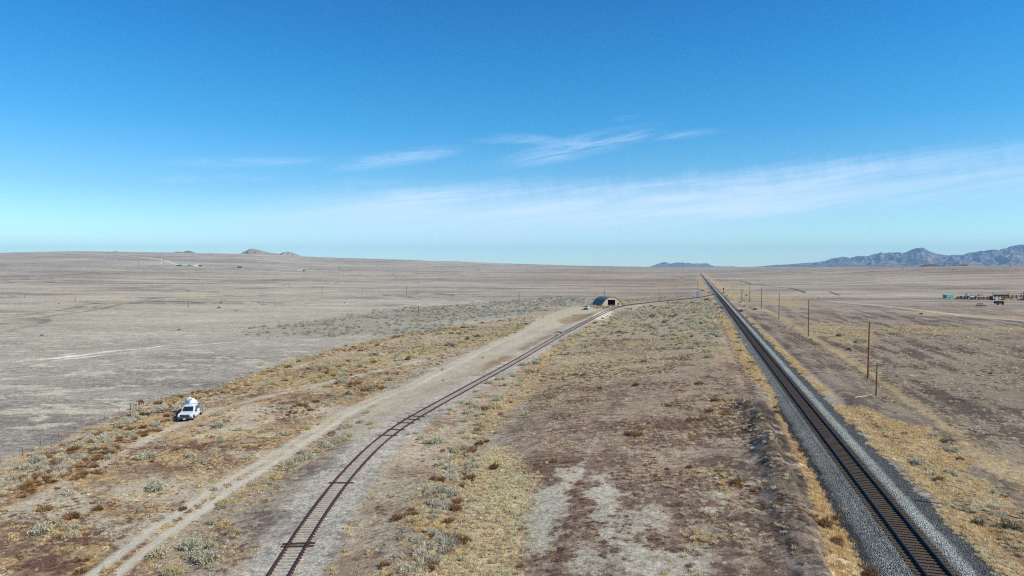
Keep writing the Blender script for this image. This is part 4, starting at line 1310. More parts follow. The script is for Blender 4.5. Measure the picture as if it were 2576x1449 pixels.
rg = np.random.default_rng(5)
def cand(n, r0, r1, power=0.0):
    """random ground points in the sector before the camera"""
    q = rg.uniform(0, 1, n)
    r = np.sqrt(r0 ** 2 + q * (r1 ** 2 - r0 ** 2))
    a = rg.uniform(-0.74, 0.74, n)
    return r * np.sin(a), r * np.cos(a)
SECT = 1.48 / 2
def density(x, y):
    """plants per square metre for each kind, from the same zones as the soil"""
    u, t_ = ut(x, y); v, _ = spur_sd(x, y)
    M = masks(x, y); r = np.hypot(x, y)
    D = {k: np.zeros(x.shape) for k in ('straw', 'gold', 'pale', 'red', 'rust', 'grey', 'sage', 'rabbit', 'bluegrey', 'dark')}
    cl1 = ss(fbm(x, y, 5, 3, 301, 0.6), 0.45, 0.62); cl2 = ss(fbm(x, y, 3.4, 3, 302, 0.6), 0.48, 0.62)
    cl3 = ss(fbm(x, y, 9, 3, 303, 0.6), 0.48, 0.6); cl4 = ss(fbm(x, y, 2.2, 2, 304), 0.5, 0.65)
    lv = M['leftveg'] * (1 - M['apron'])
    lv = lv * (1 - 0.55 * ss(r, 130, 190))
    D['straw'] += lv * (0.10 + 1.6 * cl1); D['red'] += lv * (0.3 + 1.8 * cl3); D['rust'] += lv * 0.22 * cl2 * cl3; D['pale'] += lv * 0.6 * cl2; D['sage'] += lv * 0.012; D['gold'] += lv * 0.5 * cl4
    D['grey'] += lv * 0.03 * cl2
    m = M['fence_belt']; D['grey'] += m * 1.1 * cl2; D['rust'] += m * 0.45 * cl1; D['gold'] += m * 1.6 * cl4; D['pale'] += m * 1.0
    m = M['fence_belt2']; D['rust'] += m * 0.25; D['gold'] += m * 1.8 * (0.4 + cl4); D['rabbit'] += m * 0.12; D['pale'] += m * 0.6
    m = M['rust_belt']; D['rust'] += m * 0.7 * (0.3 + cl1); D['gold'] += m * 1.6 * cl4; D['grey'] += m * 0.12
    m = M['sage_belt']; D['sage'] += m * 0.10 * (0.3 + cl3); D['rabbit'] += m * 0.12 * (0.3 + cl1); D['gold'] += m * 1.0 * cl4; D['rust'] += m * 0.07 * cl2; D['dark'] += m * 0.01
    m = M['belt']; D['grey'] += m * 0.9 * cl1; D['rust'] += m * 0.5 * cl2; D['gold'] += m * 3.0 * cl4; D['pale'] += m * 1.5
    m = M['belt_far']; D['gold'] += m * 1.6 * cl4; D['rust'] += m * 0.16 * cl2; D['sage'] += m * 0.05; D['pale'] += m * 0.6; D['grey'] += m * 0.05
    m = M['tan']; D['straw'] += m * 2.0; D['pale'] += m * 3.6 * (0.5 + cl1); D['gold'] += m * 1.2 * cl2
    m = M['tan_mid'] * 0.6; D['pale'] += m * 1.2 * cl1; D['gold'] += m * 0.3 * cl2
    md = M['mid'] * (u < -5); pl = sum(M['pale%d' % i] for i in range(9)); pl = np.clip(pl, 0, 1)
    D['straw'] += md * (1 - pl) * (0.05 + 0.8 * cl1 * cl2); D['red'] += md * (1 - pl) * 1.6 * cl3; D['pale'] += md * (1 - pl) * 0.18 * cl2; D['gold'] += md * (0.015 + 0.14 * cl4 * cl3); D['sage'] += md * 0.004 * ss(y, 100, 160)
    D['rust'] += md * 0.05 * cl2 * cl3
    nb = np.exp(-((u + 13.0) / 2.2) ** 2) * (1 - ss(y, 100, 130)); D['gold'] += nb * 2.2 * cl2 * cl3; D['rust'] += nb * 0.12 * cl2; D['pale'] += nb * 0.8 * cl3
    bm = np.exp(-((u + 9.5) / 2.5) ** 2) * (1 - ss(y, 110, 150)); D['red'] += bm * 1.6 * cl2; D['pale'] += bm * 0.5 * cl3; D['straw'] += bm * 0.9 * cl1
    m = M['orange_left']; D['gold'] += m * 8.0 * (0.45 + cl2); D['straw'] += m * 2.0; D['rust'] += m * 0.12; D['pale'] += m * 0.8
    m = M['orange_right']; D['gold'] += m * 4.0 * (0.15 + cl2); D['pale'] += m * 2.2 * cl1; D['grey'] += m * 0.16 * cl3; D['straw'] += m * 2.0; D['dark'] += m * 0.012 * cl3; D['rust'] += m * 0.05 * cl2
    m = M['orange_r2']; D['gold'] += m * 2.6 * (0.3 + cl2); D['rabbit'] += m * 0.06; D['dark'] += m * 0.02
    for k in ('tan_r1', 'tan_r2', 'tan_r3'):
        D['gold'] += M[k] * 0.5 * cl1; D['pale'] += M[k] * 0.2; D['dark'] += M[k] * 0.001
    rp = ss(u, 9, 16) * (1 - ss(r, 220, 330)) * (1 - M['orange_right'])
    D['straw'] += rp * 0.35 * cl1; D['pale'] += rp * 0.25 * cl2; D['red'] += rp * 0.5 * cl3; D['dark'] += rp * 0.0006
    m = M['sage_left']; D['bluegrey'] += m * 0.11 * (0.3 + cl3); D['sage'] += m * 0.008; D['rabbit'] += m * 0.012; D['gold'] += m * 0.05 * cl1
    m = M['sage_tri']; D['sage'] += m * 0.10 * (0.3 + cl3); D['bluegrey'] += m * 0.03; D['rabbit'] += m * 0.03 * cl1; D['gold'] += m * 0.5 * cl1; D['dark'] += m * 0.005
    m = M['sage_tri2'] * (1 - M['sage_tri']); D['sage'] += m * 0.028 * (0.3 + cl3); D['bluegrey'] += m * 0.008; D['gold'] += m * 0.25 * cl1; D['pale'] += m * 0.25
    m = M['sage_hangar']; D['sage'] += m * 0.07; D['rabbit'] += m * 0.04; D['gold'] += m * 0.2
    bank = ss(v, 3, 5) * (1 - ss(v, 10, 13)) * (v < 900) * (u < -8) * (1 - ss(y, 200, 300))
    D['gold'] += bank * 0.22 * cl4; D['sage'] += bank * 0.02 * ss(y, 70, 100); D['straw'] += bank * 0.35 * cl1; D['red'] += bank * 0.25 * cl3; D['pale'] += bank * 0.25 * cl2
    ls = (1 - ss(-v, 9, 13)) * ss(-v, 4, 6) * (v > -900) * (1 - ss(y, 95, 125)) * (1 - M['apron'])
    D['sage'] += ls * 0.035; D['rabbit'] += ls * 0.02; D['gold'] += ls * 0.25 * cl4; D['red'] += ls * 0.6 * cl3; D['straw'] += ls * 0.25 * cl1
    D['sage'] += M['apron'] * 0.0015; D['grey'] += M['apron'] * 0.002
    # open plain
    op = (1 - M['leftveg']) * (u < -40) * (v < 0) * (1 - M['sage_left'])
    D['dark'] += op * 0.0001 * ss(r, 150, 250) * cl3
    D['bluegrey'] += ss(r, 250, 320) * 0.0007 * cl3 * (1 - ss(r, 520, 600))
    al = np.exp(-((np.abs(u) - 8.5) / 3.0) ** 2) * ss(t_, 250, 330); D['gold'] += al * 0.4; D['rabbit'] += al * 0.02; D['dark'] += al * 0.004
    # keep tracks, roads and beds clear
    clear = ss(np.abs(v), 2.6, 4.2) * np.maximum(ss(-u, 2.5, 2.9), ss(u, 3.7, 4.3))
    d, sg, pr = polysd(x, y, ZN['road'][1])
    s2 = d * sg
    rut = np.maximum(np.exp(-(np.abs(s2 - 0.95) / 0.75) ** 6), np.exp(-(np.abs(s2 + 0.95) / 0.75) ** 6))
    wide = np.exp(-(np.abs(d) / 2.2) ** 6) * ss(pr, 4, 5)
    clear = clear * (1 - np.maximum(rut, wide) * (1 - ss(pr, 12, 13)))
    for k in ('corral_road', 'corral_road2', 'truck_path', 'tan_path', 'yard', 'track_a'):
        clear = clear * (1 - M[k] * 0.95)
    mid_strip = np.exp(-(np.abs(s2) / 0.45) ** 4) * (1 - ss(pr, 3.8, 5.2)) * ss(cl2 + 0.45, 0.3, 0.9)
    small = (1 - ss(r, 230, 330))
    for k in D:
        D[k] = D[k] * clear * (small if k in ('straw', 'pale', 'red', 'gold') else 1)
    D['gold'] += mid_strip * 3.0; D['red'] += mid_strip * 1.5
    return D

SC = {'straw': 0.78, 'gold': 0.9, 'pale': 0.75, 'red': 0.9, 'rust': 1.0, 'grey': 1.15, 'sage': 1.15, 'rabbit': 1.0, 'bluegrey': 1.05, 'dark': 1.2}
PTS = {k: [] for k in SC}
for (r0, r1, n) in ((34, 75, 60000), (75, 130, 90000), (130, 230, 90000), (230, 340, 60000), (340, 620, 60000)):
    area = SECT * (r1 ** 2 - r0 ** 2)
    x, y = cand(n, r0, r1)
    D = density(x, y)
    per = area / n
    grow = 1.0 + 0.35 * (r0 > 120) + 0.3 * (r0 > 220)
    for k in SC:
        lam = D[k] * (2.6 if k in ('straw', 'gold', 'pale', 'red') else 1) * per / (grow ** 2 if k in ('straw', 'gold', 'pale', 'red') else 1)
        cnt_ = rg.poisson(np.minimum(lam, 14))
        xi = np.repeat(x, cnt_); yi = np.repeat(y, cnt_)
        jit = math.sqrt(per) * 0.75
        xi = xi + rg.normal(0, jit, len(xi)) * (cnt_.repeat(cnt_) > 1); yi = yi + rg.normal(0, jit, len(yi)) * (cnt_.repeat(cnt_) > 1)
        s_ = SC[k] * np.minimum(rg.lognormal(-0.12, 0.42, len(xi)), 1.75) * (grow if k in ('straw', 'gold', 'pale', 'red') else 1)
        PTS[k].append(np.c_[xi, yi, s_])
PTS = {k: np.vstack(v) for k, v in PTS.items()}
KEEPOUT = []

# shrubs one can count: placed by hand where the photograph shows them
HAND = {
 'sage': [(822, 1122, 1.5), (842, 1114, 1.6), (864, 1106, 1.4), (874, 1096, 1.2), (909, 1060, 1.2), (764, 1138, 1.2), (790, 1134, 1.1), (720, 1168, 1.5), (752, 1158, 1.4), (712, 1092, 1.2),
          (1075, 1112, 1.2), (1100, 1108, 1.4), (1180, 1037, 1.6), (1195, 1022, 1.5), (1182, 1014, 1.2), (1167, 1058, 1.1), (1114, 1072, 1.0), (1200, 983, 1.3), (1250, 1004, 1.2), (1227, 1022, 1.2),
          (1230, 962, 1.6), (1252, 953, 1.3), (1272, 967, 1.4), (1267, 951, 1.2), (1292, 944, 1.3), (1314, 917, 1.5), (1332, 914, 1.3), (924, 1036, 1.1), (877, 1001, 1.1), (892, 1001, 1.0), (749, 1056, 1.0), (817, 1013, 1.2),
          (802, 1021, 1.0), (1114, 928, 1.1), (992, 974, 1.0), (477, 1400, 1.3), (500, 1378, 1.1), (530, 1374, 1.2), (480, 1146, 1.3), (550, 1100, 1.0), (603, 1130, 1.0), (620, 1150, 1.1), (600, 1080, 0.9), (270, 1152, 1.2),
          (708, 1225, 0.9), (1004, 916, 1.3), (1062, 936, 1.0), (1340, 930, 1.2), (1357, 905, 1.2), (1208, 998, 1.0), (1218, 1040, 0.9), (935, 1075, 0.9), (1160, 1010, 1.0)],
 'rabbit': [(1505, 772, 2.0), (1520, 772, 1.8), (1495, 770, 1.8), (1482, 770, 1.4), (880, 1072, 1.3), (774, 1077, 1.0), (563, 1323, 1.3), (590, 1340, 1.0), (443, 1445, 1.2), (560, 1265, 1.2), (687, 1205, 1.3), (932, 1064, 1.0), (660, 1085, 1.0), (690, 1100, 0.9), (1204, 1052, 0.9),
            (730, 940, 1.2), (780, 952, 1.1), (850, 930, 1.1), (905, 915, 1.2), (425, 1440, 1.1), (1051, 1310, 1.2), (700, 1102, 1.1), (1130, 1040, 0.9), (802, 1135, 0.9)],
 'rust': [(140, 1165, 2.0), (240, 1094, 1.5), (360, 1075, 1.5), (327, 1079, 1.4), (397, 1083, 1.3), (443, 1128, 1.3), (363, 1034, 1.1), (250, 1154, 1.6), (203, 1438, 1.2), (460, 1279, 1.1), (1144, 1278, 1.6), (1150, 1262, 1.4),
          (1184, 1201, 1.6), (1175, 1185, 1.2), (1137, 1351, 1.3), (1207, 1115, 1.4), (1225, 1108, 1.1), (1195, 1125, 1.1), (180, 1130, 1.3), (155, 1120, 1.2), (90, 1180, 1.5), (60, 1200, 1.2), (300, 1100, 1.2), (410, 1060, 1.2), (500, 1000, 1.2),
          (560, 985, 1.2), (620, 968, 1.2), (1160, 1222, 1.2), (1130, 1310, 1.2), (1260, 1040, 1.2), (1285, 1010, 1.0), (820, 925, 1.1), (760, 945, 1.1), (1126, 1385, 1.2), (395, 1035, 1.0)],
 'grey': [(1027, 1090, 1.2), (1045, 1088, 1.1), (535, 1348, 1.0), (1190, 1258, 1.0), (1057, 1391, 1.6), (1070, 1410, 1.3), (1087, 1266, 1.5), (1075, 1240, 1.3), (1131, 1148, 1.4), (1194, 1131, 1.3), (240, 1125, 1.5), (200, 1150, 1.4), (110, 1200, 1.4), (170, 1165, 1.3),
          (290, 1080, 1.3), (320, 1055, 1.3), (515, 1160, 1.1), (1132, 1028, 1.1), (1110, 1031, 1.0), (1105, 1195, 1.2), (1210, 1090, 1.1), (1222, 1100, 1.0), (1090, 1300, 1.2), (1100, 1345, 1.0), (40, 1225, 1.3), (15, 1240, 1.2), (540, 1230, 1.0)],
 'bluegrey': [(1515, 769, 2.0), (1500, 771.5, 1.7), (1487, 768, 1.6), (1528, 771, 1.5), (1508, 765, 1.7), (1536, 767, 1.3), (1478, 767, 1.4), (1470, 769, 1.3), (1549, 764, 1.3)],
 'gold': [(874, 1328, 1.8), (874, 1383, 1.8), (834, 1431, 1.9), (930, 1233, 1.3), (1117, 1381, 1.8), (1152, 1071, 1.6), (1102, 935, 1.6), (845, 1440, 1.6), (880, 1345, 1.4), (868, 1395, 1.4), (975, 1365, 1.3), (1000, 1170, 1.4), (1035, 1160, 1.3), (1115, 1136, 1.5), (265, 1275, 1.6),
          (150, 1380, 1.4), (100, 1370, 1.4), (60, 1385, 1.4), (1160, 1395, 1.6), (1125, 1120, 1.4), (1240, 1155, 1.4), (1060, 1425, 1.8), (1120, 1440, 1.9)],
}
SHRUB = {'sage': ('sagebrush', 'silver green sagebrush bush', 'sagebrush'), 'rabbit': ('rabbitbrush', 'rounded yellow tipped brush', 'brush bush'), 'rust': ('tumbleweed', 'russet brown dried tumbleweed bush', 'tumbleweed'),
         'grey': ('dead_brush', 'bleached grey leafless brush', 'dead brush'), 'gold': ('bunch_grass', 'golden bunch grass clump', 'grass clump'),
         'bluegrey': ('scrub_bush', 'blue grey scrub bush', 'scrub bush')}
def where(x, y):
    u, _ = ut(x, y); v = spur_sd(np.array([x]), np.array([y]))[0][0]
    M = masks(np.array([x]), np.array([y]))
    g = lambda k: M[k][0] > 0.35
    d, sg, pr = polysd(np.array([x]), np.array([y]), ZN['road'][1])
    if g('fence_belt') or g('fence_belt2'): return 'along the wire fence left of the dirt road'
    if g('rust_belt'): return 'in the brown strip inside the wire fence'
    if g('sage_belt'): return 'in the scrub belt beyond the white tank truck'
    if u > 3: return 'on the grassy verge right of the main track'
    if abs(v) < 900 and v < 0 and (d * sg)[0] > 0: return 'between the dirt road and the curving side track'
    if v < 0 and g('leftveg'): return 'on the reddish flat left of the dirt road'
    if 0 < v < 12 and y < 110: return 'on the gravel bank right of the curving track'
    if 0 < v < 12: return 'on the side track bank towards the hangar'
    if g('sage_tri') or g('sage_tri2'): return 'in the sage field between the two tracks'
    if g('sage_left'): return 'in the grey scrub field left of the hangar'
    if u > -8 and u < 0: return 'on the golden strip left of the main track'
    if u < 0 and v > 0: return 'on the bare flat between the two tracks'
    return 'on the open plain left of the hangar'
shr_n = {}
def shrub(k, x, y, s):
    if math.hypot(x, y) < 30: return
    me = PROTO[k][rnd.randrange(len(PROTO[k]))]
    nm, lb, ct = SHRUB[k]
    o = bpy.data.objects.new(nm, me)
    o.location = (x, y, G(x, y) - 0.03)
    o.rotation_euler = (0, 0, rnd.uniform(0, 6.28))
    o.scale = (s * rnd.uniform(0.9, 1.15), s * rnd.uniform(0.9, 1.15), s * rnd.uniform(0.85, 1.1))
    link(o)
    w_ = where(x, y)
    tag(o, lb + ' ' + w_, ct, nm.replace('_', ' ') + ' ' + w_, 'thing')
    shr_n[k] = shr_n.get(k, 0) + 1
for k, L_ in HAND.items():
    for (vx, vy, s) in L_:
        q = W(vx, vy + 3)
        shrub(k, q[0], q[1], s)
# and the scattered ones that show largest
for k, lim in (('sage', 90), ('rabbit', 50), ('rust', 90), ('grey', 60), ('bluegrey', 40)):
    A_ = PTS[k]
    if len(A_) == 0: continue
    app = A_[:, 2] / np.hypot(A_[:, 0], A_[:, 1])
    vis = np.abs(A_[:, 0] / A_[:, 1]) < 0.78
    vis &= A_[:, 1] > 42
    o_ = np.argsort(-app * vis)
    take = o_[:lim]
    for i in take:
        shrub(k, *A_[i])
    PTS[k] = np.delete(A_, take, 0)
ORD = ['nearest'] + [w + ' nearest' for w in 'second third fourth fifth sixth seventh eighth ninth tenth eleventh twelfth thirteenth fourteenth fifteenth sixteenth seventeenth eighteenth nineteenth twentieth'.split()]
def rank_labels(objs, key, words, rest):
    objs = sorted(objs, key=key)
    for i, o in enumerate(objs):
        o['label'] = words[i].format(o['label']) if i < len(words) else rest.format(o['label'])
from collections import defaultdict
_gr = defaultdict(list)
for o in COL.objects:
    if o.get('group') and o.get('category') in ('sagebrush', 'brush bush', 'tumbleweed', 'dead brush', 'grass clump', 'scrub bush'):
        _gr[o['group']].append(o)
for g_, L_ in _gr.items():
    if len(L_) > 1:
        rank_labels(L_, lambda o: o.location.y, [w + ' {}' for w in ORD], 'farther {}')
NAMES = {'straw': 'straw_grass', 'gold': 'golden_grass', 'pale': 'pale_grass', 'red': 'ground_plants', 'rust': 'weeds', 'grey': 'bleached_brush', 'sage': 'sage_cover', 'rabbit': 'yellow_brush_cover', 'bluegrey': 'grey_scrub', 'dark': 'dark_scrub'}
for k, A_ in PTS.items():
    z = gz(A_[:, 0], A_[:, 1]) - 0.02
    scatter_object(NAMES[k], k, np.c_[A_[:, :2], z], A_[:, 2])
print('plants', {k: len(v) for k, v in PTS.items()}, shr_n)
# ------------------------------------------------------------------ poles, signals, markers
def facing(x, y):
    return math.atan2(x, y) * -1
m_pole = mat('weathered_brown_pole', S(168, 112, 72), 0.9, 0, 0.2, 2.0)
m_pole_top = mat('grey_brown_pole', S(122, 96, 74), 0.9, 0, 0.25, 2.0)
m_arm = mat('dark_crossarm', S(84, 70, 60), 0.9, 0, 0.2, 3.0)
m_glass = mat('white_insulator', S(235, 240, 245), 0.3, 0, 0.03, 3.0, 0.5)
m_white = mat('white_paint', (0.80, 0.80, 0.79), 0.45, 0, 0.04, 2.0, 0.5)
m_cream = mat('cream_paint', (0.62, 0.58, 0.5), 0.6, 0, 0.06, 2.0)
m_black = mat('black_paint', (0.018, 0.018, 0.02), 0.6, 0, 0.1, 2.0, 0.4)
m_tyre = mat('tyre_rubber', (0.022, 0.022, 0.023), 0.9, 0, 0.1, 4.0, 0.2)
m_chrome = mat('chrome', (0.55, 0.56, 0.58), 0.25, 0.9, 0.03, 2.0, 0.5)
m_glassd = mat('dark_window_glass', (0.012, 0.025, 0.032), 0.08, 0, 0.05, 1.0, 0.6)
m_galv = mat('galvanised_steel', (0.42, 0.44, 0.46), 0.5, 0.4, 0.08, 2.0, 0.4)
m_orange = mat('orange_marker_paint', (0.62, 0.13, 0.04), 0.5, 0, 0.05, 3.0)
m_grey = mat('grey_metal', (0.25, 0.26, 0.28), 0.5, 0.3, 0.08, 3.0, 0.4)

def upx(v, dist):
    return v / FPX * dist

def pole(px, py_base, py_top, label, group, arm=0.0, r=0.15, mt=None, lean=0.0, armdir=None, white_top=False, name='utility_pole', cat='utility pole', arms=1, bulk=None):
    b = atP(px, py_base)
    dist = b.y
    h = (py_base - py_top) / 1.5901 / FPX * dist
    t_ = empty(name, b, 0)
    tag(t_, label, cat, group)
    MB().tube((0, 0, -0.3), (lean * h, 0, h), r, r * 0.66, 10).build('pole', mt or m_pole, t_)
    if arm:
        a = math.atan2(MN[1], MN[0]) if armdir is None else armdir
        for k in range(arms):
            zz = h - 0.25 - 0.9 * k
            ca, sa = math.cos(a), math.sin(a)
            mb = MB(); mb.m = Matrix.Translation((lean * h, -0.12, zz)) @ Matrix.Rotation(a, 4, 'Z')
            mb.box(-arm / 2, arm / 2, -0.06, 0.06, -0.07, 0.07)
            c = mb.build('crossarm', m_arm, t_)
            mi = MB(); mi.m = mb.m
            for q in (-0.46, -0.2, 0.2, 0.46):
                mi.tube((q * arm, 0, 0.07), (q * arm, 0, 0.24), 0.05, 0.035, 8)
            mi.build('insulators', m_glass, c)
    if white_top:
        MB().tube((lean * h, 0, h), (lean * h, 0, h + 0.22), 0.06, 0.05, 8).build('insulator', m_glass, t_)
        MB().tube((lean * h + 0.35, -0.05, h - 0.05), (lean * h + 0.35, -0.05, h + 0.12), 0.05, 0.04, 8).build('insulator', m_glass, t_)
        MB().tube((lean * h, -0.05, h - 0.15), (lean * h + 0.36, -0.05, h - 0.06), 0.025, 0.025, 6).build('bracket', m_grey, t_)
    if bulk:
        bz = h * bulk
        MB().tube((-0.35, -0.2, bz), (-0.35, -0.2, bz + 0.9), 0.25, 0.25, 12).build('transformer', m_grey, t_)
    return t_

GP = 'tall brown poles along the right of the main track'
pole(3472, 1513.7, 1284, 'tallest nearest brown wooden pole right of the main track', GP, 0, 0.19, lean=0.012, white_top=True)
pole(3233.8, 1345.6, 1197, 'second nearest tall brown wooden pole right of the main track', GP, 0, 0.18, white_top=True)
pole(3115.9, 1277.3, 1173.4, 'third nearest tall wooden pole right of the main track', GP, 0, 0.17, m_pole_top)
pole(3046, 1237, 1149, 'fourth nearest tall wooden pole right of the main track', GP, 0, 0.17, m_pole_top)
pole(2999, 1208.3, 1130.9, 'fifth tall wooden pole right of the main track with an insulator', GP, 0, 0.16, m_pole_top, white_top=True)
pole(2967.5, 1204.5, 1156.8, 'short dark double pole with crossarms near the right hand signal', None, 2.4, 0.2, m_arm, arms=2)
b_ = atP(3503.8, 1585)
t_ = empty('utility_pole', b_)
tag(t_, 'short dark weathered pole with one wide crossarm beside the tallest pole', 'utility pole')
MB().tube((0, 0, -0.3), (0.12, 0, 5.25), 0.12, 0.085, 10).build('pole', m_pole_top, t_)
mb = MB(); mb.m = Matrix.Translation((0.1, -0.14, 4.9)) @ Matrix.Rotation(math.radians(-4), 4, 'Y') @ Matrix.Rotation(math.radians(6), 4, 'Z')
mb.box(-1.38, 1.32, -0.055, 0.055, -0.06, 0.06)
c = mb.build('crossarm', m_arm, t_)
MB().tube((0.1, -0.1, 4.0), (0.1, -0.2, 4.0), 0.09, 0.09, 10).build('reflector', m_glass, t_)
# the pole just outside the picture whose shadow crosses the track
bq = np.array(b_)[:2]
p1 = atP(3472, 1513.7); p2 = atP(3233.8, 1345.6)
dirp = (Vector((p1.x, p1.y)) - Vector((p2.x, p2.y))).normalized()
q = Vector((p1.x, p1.y)) + dirp * 76
t_ = empty('utility_pole', (q.x, q.y, G(q.x, q.y)))
tag(t_, 'brown wooden pole just right of the view whose shadow falls over the main track', 'utility pole', GP)
MB().tube((0, 0, -0.3), (0, 0, 10.8), 0.19, 0.12, 10).build('pole', m_pole, t_)
# poles on the open plain
c2 = lambda x, y: (1024 + x / 2.5156, 960 + y / 2.5156)
c3 = lambda x, y: (2048 + x / 2.5156, 960 + y / 2.5156)
c1 = lambda x, y: (x / 2.5156, 960 + y / 2.5156)
GL = 'thin poles crossing the plain left of the hangar'
lst = [(c2, 100, 458, 415), (c2, 340, 482, 430), (c2, 663, 538, 462), (c2, 1075, 530, 470), (c2, 1513, 550, 470), (c2, 1983, 585, 500), (c3, 72, 625, 518), (c1, 250, 585, 545), (c1, 757, 615, 570), (c1, 1895, 675, 605), (c2, 1635, 750, 658)]
ords = ['far left end of the row', 'second pole from the left end of the row', 'third pole from the left end of the row', 'fourth pole from the left end of the row', 'fifth pole from the left end of the row', 'sixth pole from the left end of the row', 'nearest pole to the hangar in the row left of it',
        'leftmost lone pole on the washes', 'second lone pole on the washes', 'lone pole by the two dark animals', 'pole standing in the grey scrub field']
for (f_, x, yb, yt), nm in zip(lst, ords):
    X, YB = f_(x, yb); _, YT = f_(x, yt)
    pole(X, YB, YT, 'thin weathered pole, ' + nm, GL, 0, 0.17, m_pole_top)
pole(*c3(1479, 615), c3(0, 490)[1], 'weathered pole beside the side track right of the hangar', None, 0, 0.16, m_pole_top)
pole(2791.0, 1188.8, 1125.4, 'tall thin pole behind the silver signal cabinet', None, 0.9, 0.15, m_pole_top)
pole(*c3(930, 600), c3(0, 498)[1], 'pole with a transformer and lamp behind the hangar', None, 0, 0.16, m_pole_top, bulk=0.62, white_top=True)
# line beyond the highway
GH = 'power line poles beyond the highway'
hp = [(c2, 552, 300, 250), (c2, 840, 300, 250), (c2, 1376, 298, 255), (c2, 1620, 300, 262), (c2, 1858, 304, 265), (c2, 2088, 300, 260), (c2, 2523, 296, 262), (c3, 152, 300, 258), (c3, 353, 300, 258), (c3, 547, 300, 275),
      (c3, 735, 298, 258), (c3, 1095, 292, 260), (c3, 1207, 298, 258), (c1, 1395, 262, 215), (c1, 2225, 262, 225), (c1, 1953, 232, 190)]
for i, (f_, x, yb, yt) in enumerate(hp):
    X, YB = f_(x, yb); _, YT = f_(x, yt)
    pole(X, YB, YT, 'thin dark power line pole far off beside the highway, a few pixels tall', GH, 2.4, 0.32, m_arm, armdir=0.2)
for k, (x, yb, yt) in enumerate(((2211, 262, 225), (2433, 262, 208), (1355, 278, 255), (1823, 268, 240))):
    pole(3072 + x / 2.5156, 960 + (yb + 14) / 2.5156, 960 + (yt + 14) / 2.5156, 'thin far power pole below the right hand mountains', 'power poles below the mountains', 2.4, 0.28, m_arm, armdir=0.1)

# signals at the junction
def signal(px, pyb, heads, h, label):
    b = atP(px, pyb)
    t_ = empty('railway_signal', b); tag(t_, label, 'railway signal')
    MB().tube((0, 0, -0.2), (0, 0, h), 0.09, 0.07, 10).build('mast', m_galv, t_)
    MB().box(-0.35, 0.35, -0.35, 0.35, -0.1, 0.25).build('base', m_grey, t_)
    for z, rr_, tall in heads:
        mb = MB()
        if tall: mb.prism([(rr_ * math.cos(q), tall * 0.5 * math.copysign(1, math.sin(q)) * 0.5 + rr_ * math.sin(q) + z) for q in np.linspace(0.001, 2 * math.pi - 0.2, 18)], -0.12, -0.04, 'y')
        else: mb.prism([(rr_ * math.cos(q), rr_ * math.sin(q) + z) for q in np.linspace(0, 2 * math.pi, 18, endpoint=False)], -0.12, -0.04, 'y')
        hd = mb.build('signal_head', m_black, t_)
        for dz in ((-0.3, 0, 0.3) if tall else (0,)):
            MB().tube((0, -0.12, z + dz), (0, -0.4, z + dz), 0.12, 0.12, 12).build('hood', m_black, hd)
    lb = MB()
    for k in range(int(h / 0.45)):
        lb.box(-0.2, 0.2, 0.10, 0.13, 0.4 + k * 0.42, 0.43 + k * 0.42)
    lb.box(-0.22, -0.18, 0.08, 0.14, 0.2, h - 0.3); lb.box(0.18, 0.22, 0.08, 0.14, 0.2, h - 0.3)
    lb.build('ladder', m_galv, t_)
    return t_
sb_ = atP(2893.6, 1189.4)
kk = sb_.y / FPX / 1.5901
signal(2893.6, 1189.4, [((1189.4 - 1155.6) * kk, 0.45, 1.1), ((1189.4 - 1169) * kk, 0.48, 0)], (1189.4 - 1153) * kk, 'black two headed railway signal on a thin mast right of the main track')
signal(2799.0, 1187, [((1187 - 1168.7) * kk, 0.5, 0)], (1187 - 1168.5) * kk, 'railway signal with one dark round head behind the silver cabinet')
b = atP(2796.5, 1189.6)
t_ = empty('signal_cabinet', b); tag(t_, 'silver metal signal cabinet beside the junction of the two tracks', 'signal cabinet')
MB().box(-1.35, 1.35, -0.9, 0.9, 0.15, 3.6).build('body', m_galv, t_, bevel=0.03)
MB().prism([(-1.0, 3.6), (1.0, 3.6), (1.0, 3.68), (0, 3.85), (-1.0, 3.68)], -1.45, 1.45, 'x').build('roof', m_galv, t_)
MB().box(-0.6, 0.6, -0.94, -0.9, 0.25, 3.3).build('door', m_galv, t_)
MB().box(-1.3, 1.3, -0.85, 0.85, -0.1, 0.15).build('base', m_grey, t_)
t_ = empty('equipment_box', atP(2788.3, 1186)); tag(t_, 'small dark box on a post left of the silver signal cabinet', 'equipment box')
MB().tube((0, 0, -0.2), (0, 0, 1.8), 0.05).build('post', m_arm, t_)
MB().box(-0.3, 0.3, -0.2, 0.2, 1.0, 3.0).build('box', m_black, t_)

# marker posts
def marker(px, pyb, pyt, label, group=None, orange=False, r=0.07, m=None):
    b = atP(px, pyb); h = (pyb - pyt) / 1.5901 / FPX * b.y
    t_ = empty('marker_post', b); tag(t_, label, 'marker post', group)
    MB().tube((0, 0, -0.1), (0, 0, h * (0.72 if orange else 1.0)), r, r, 8).build('post', m or m_white, t_)
    if orange:
        MB().box(-0.2, 0.2, -0.02, 0.02, h * 0.68, h * 1.0).build('sign_plate', m_orange, t_)
        MB().box(-0.02, 0.02, -0.32, 0.5, h * 0.75, h * 0.82).build('flag', m_orange, t_)
marker(3594, 1454.8, 1425, 'white marker post with an orange top on the right hand plain', None, True)
marker(3842, 1587.4, 1554.5, 'plain white marker post near the right edge of the plain')
marker(3223, 1309, 1298, 'short white marker post left of the second tall brown pole')
marker(3280, 1586, 1543, 'thin dark metal stake on the verge right of the main track', None, False, 0.035, m_grey)
f4 = lambda x, y: (3072 + x / 1.887, 1536 + y / 1.887)
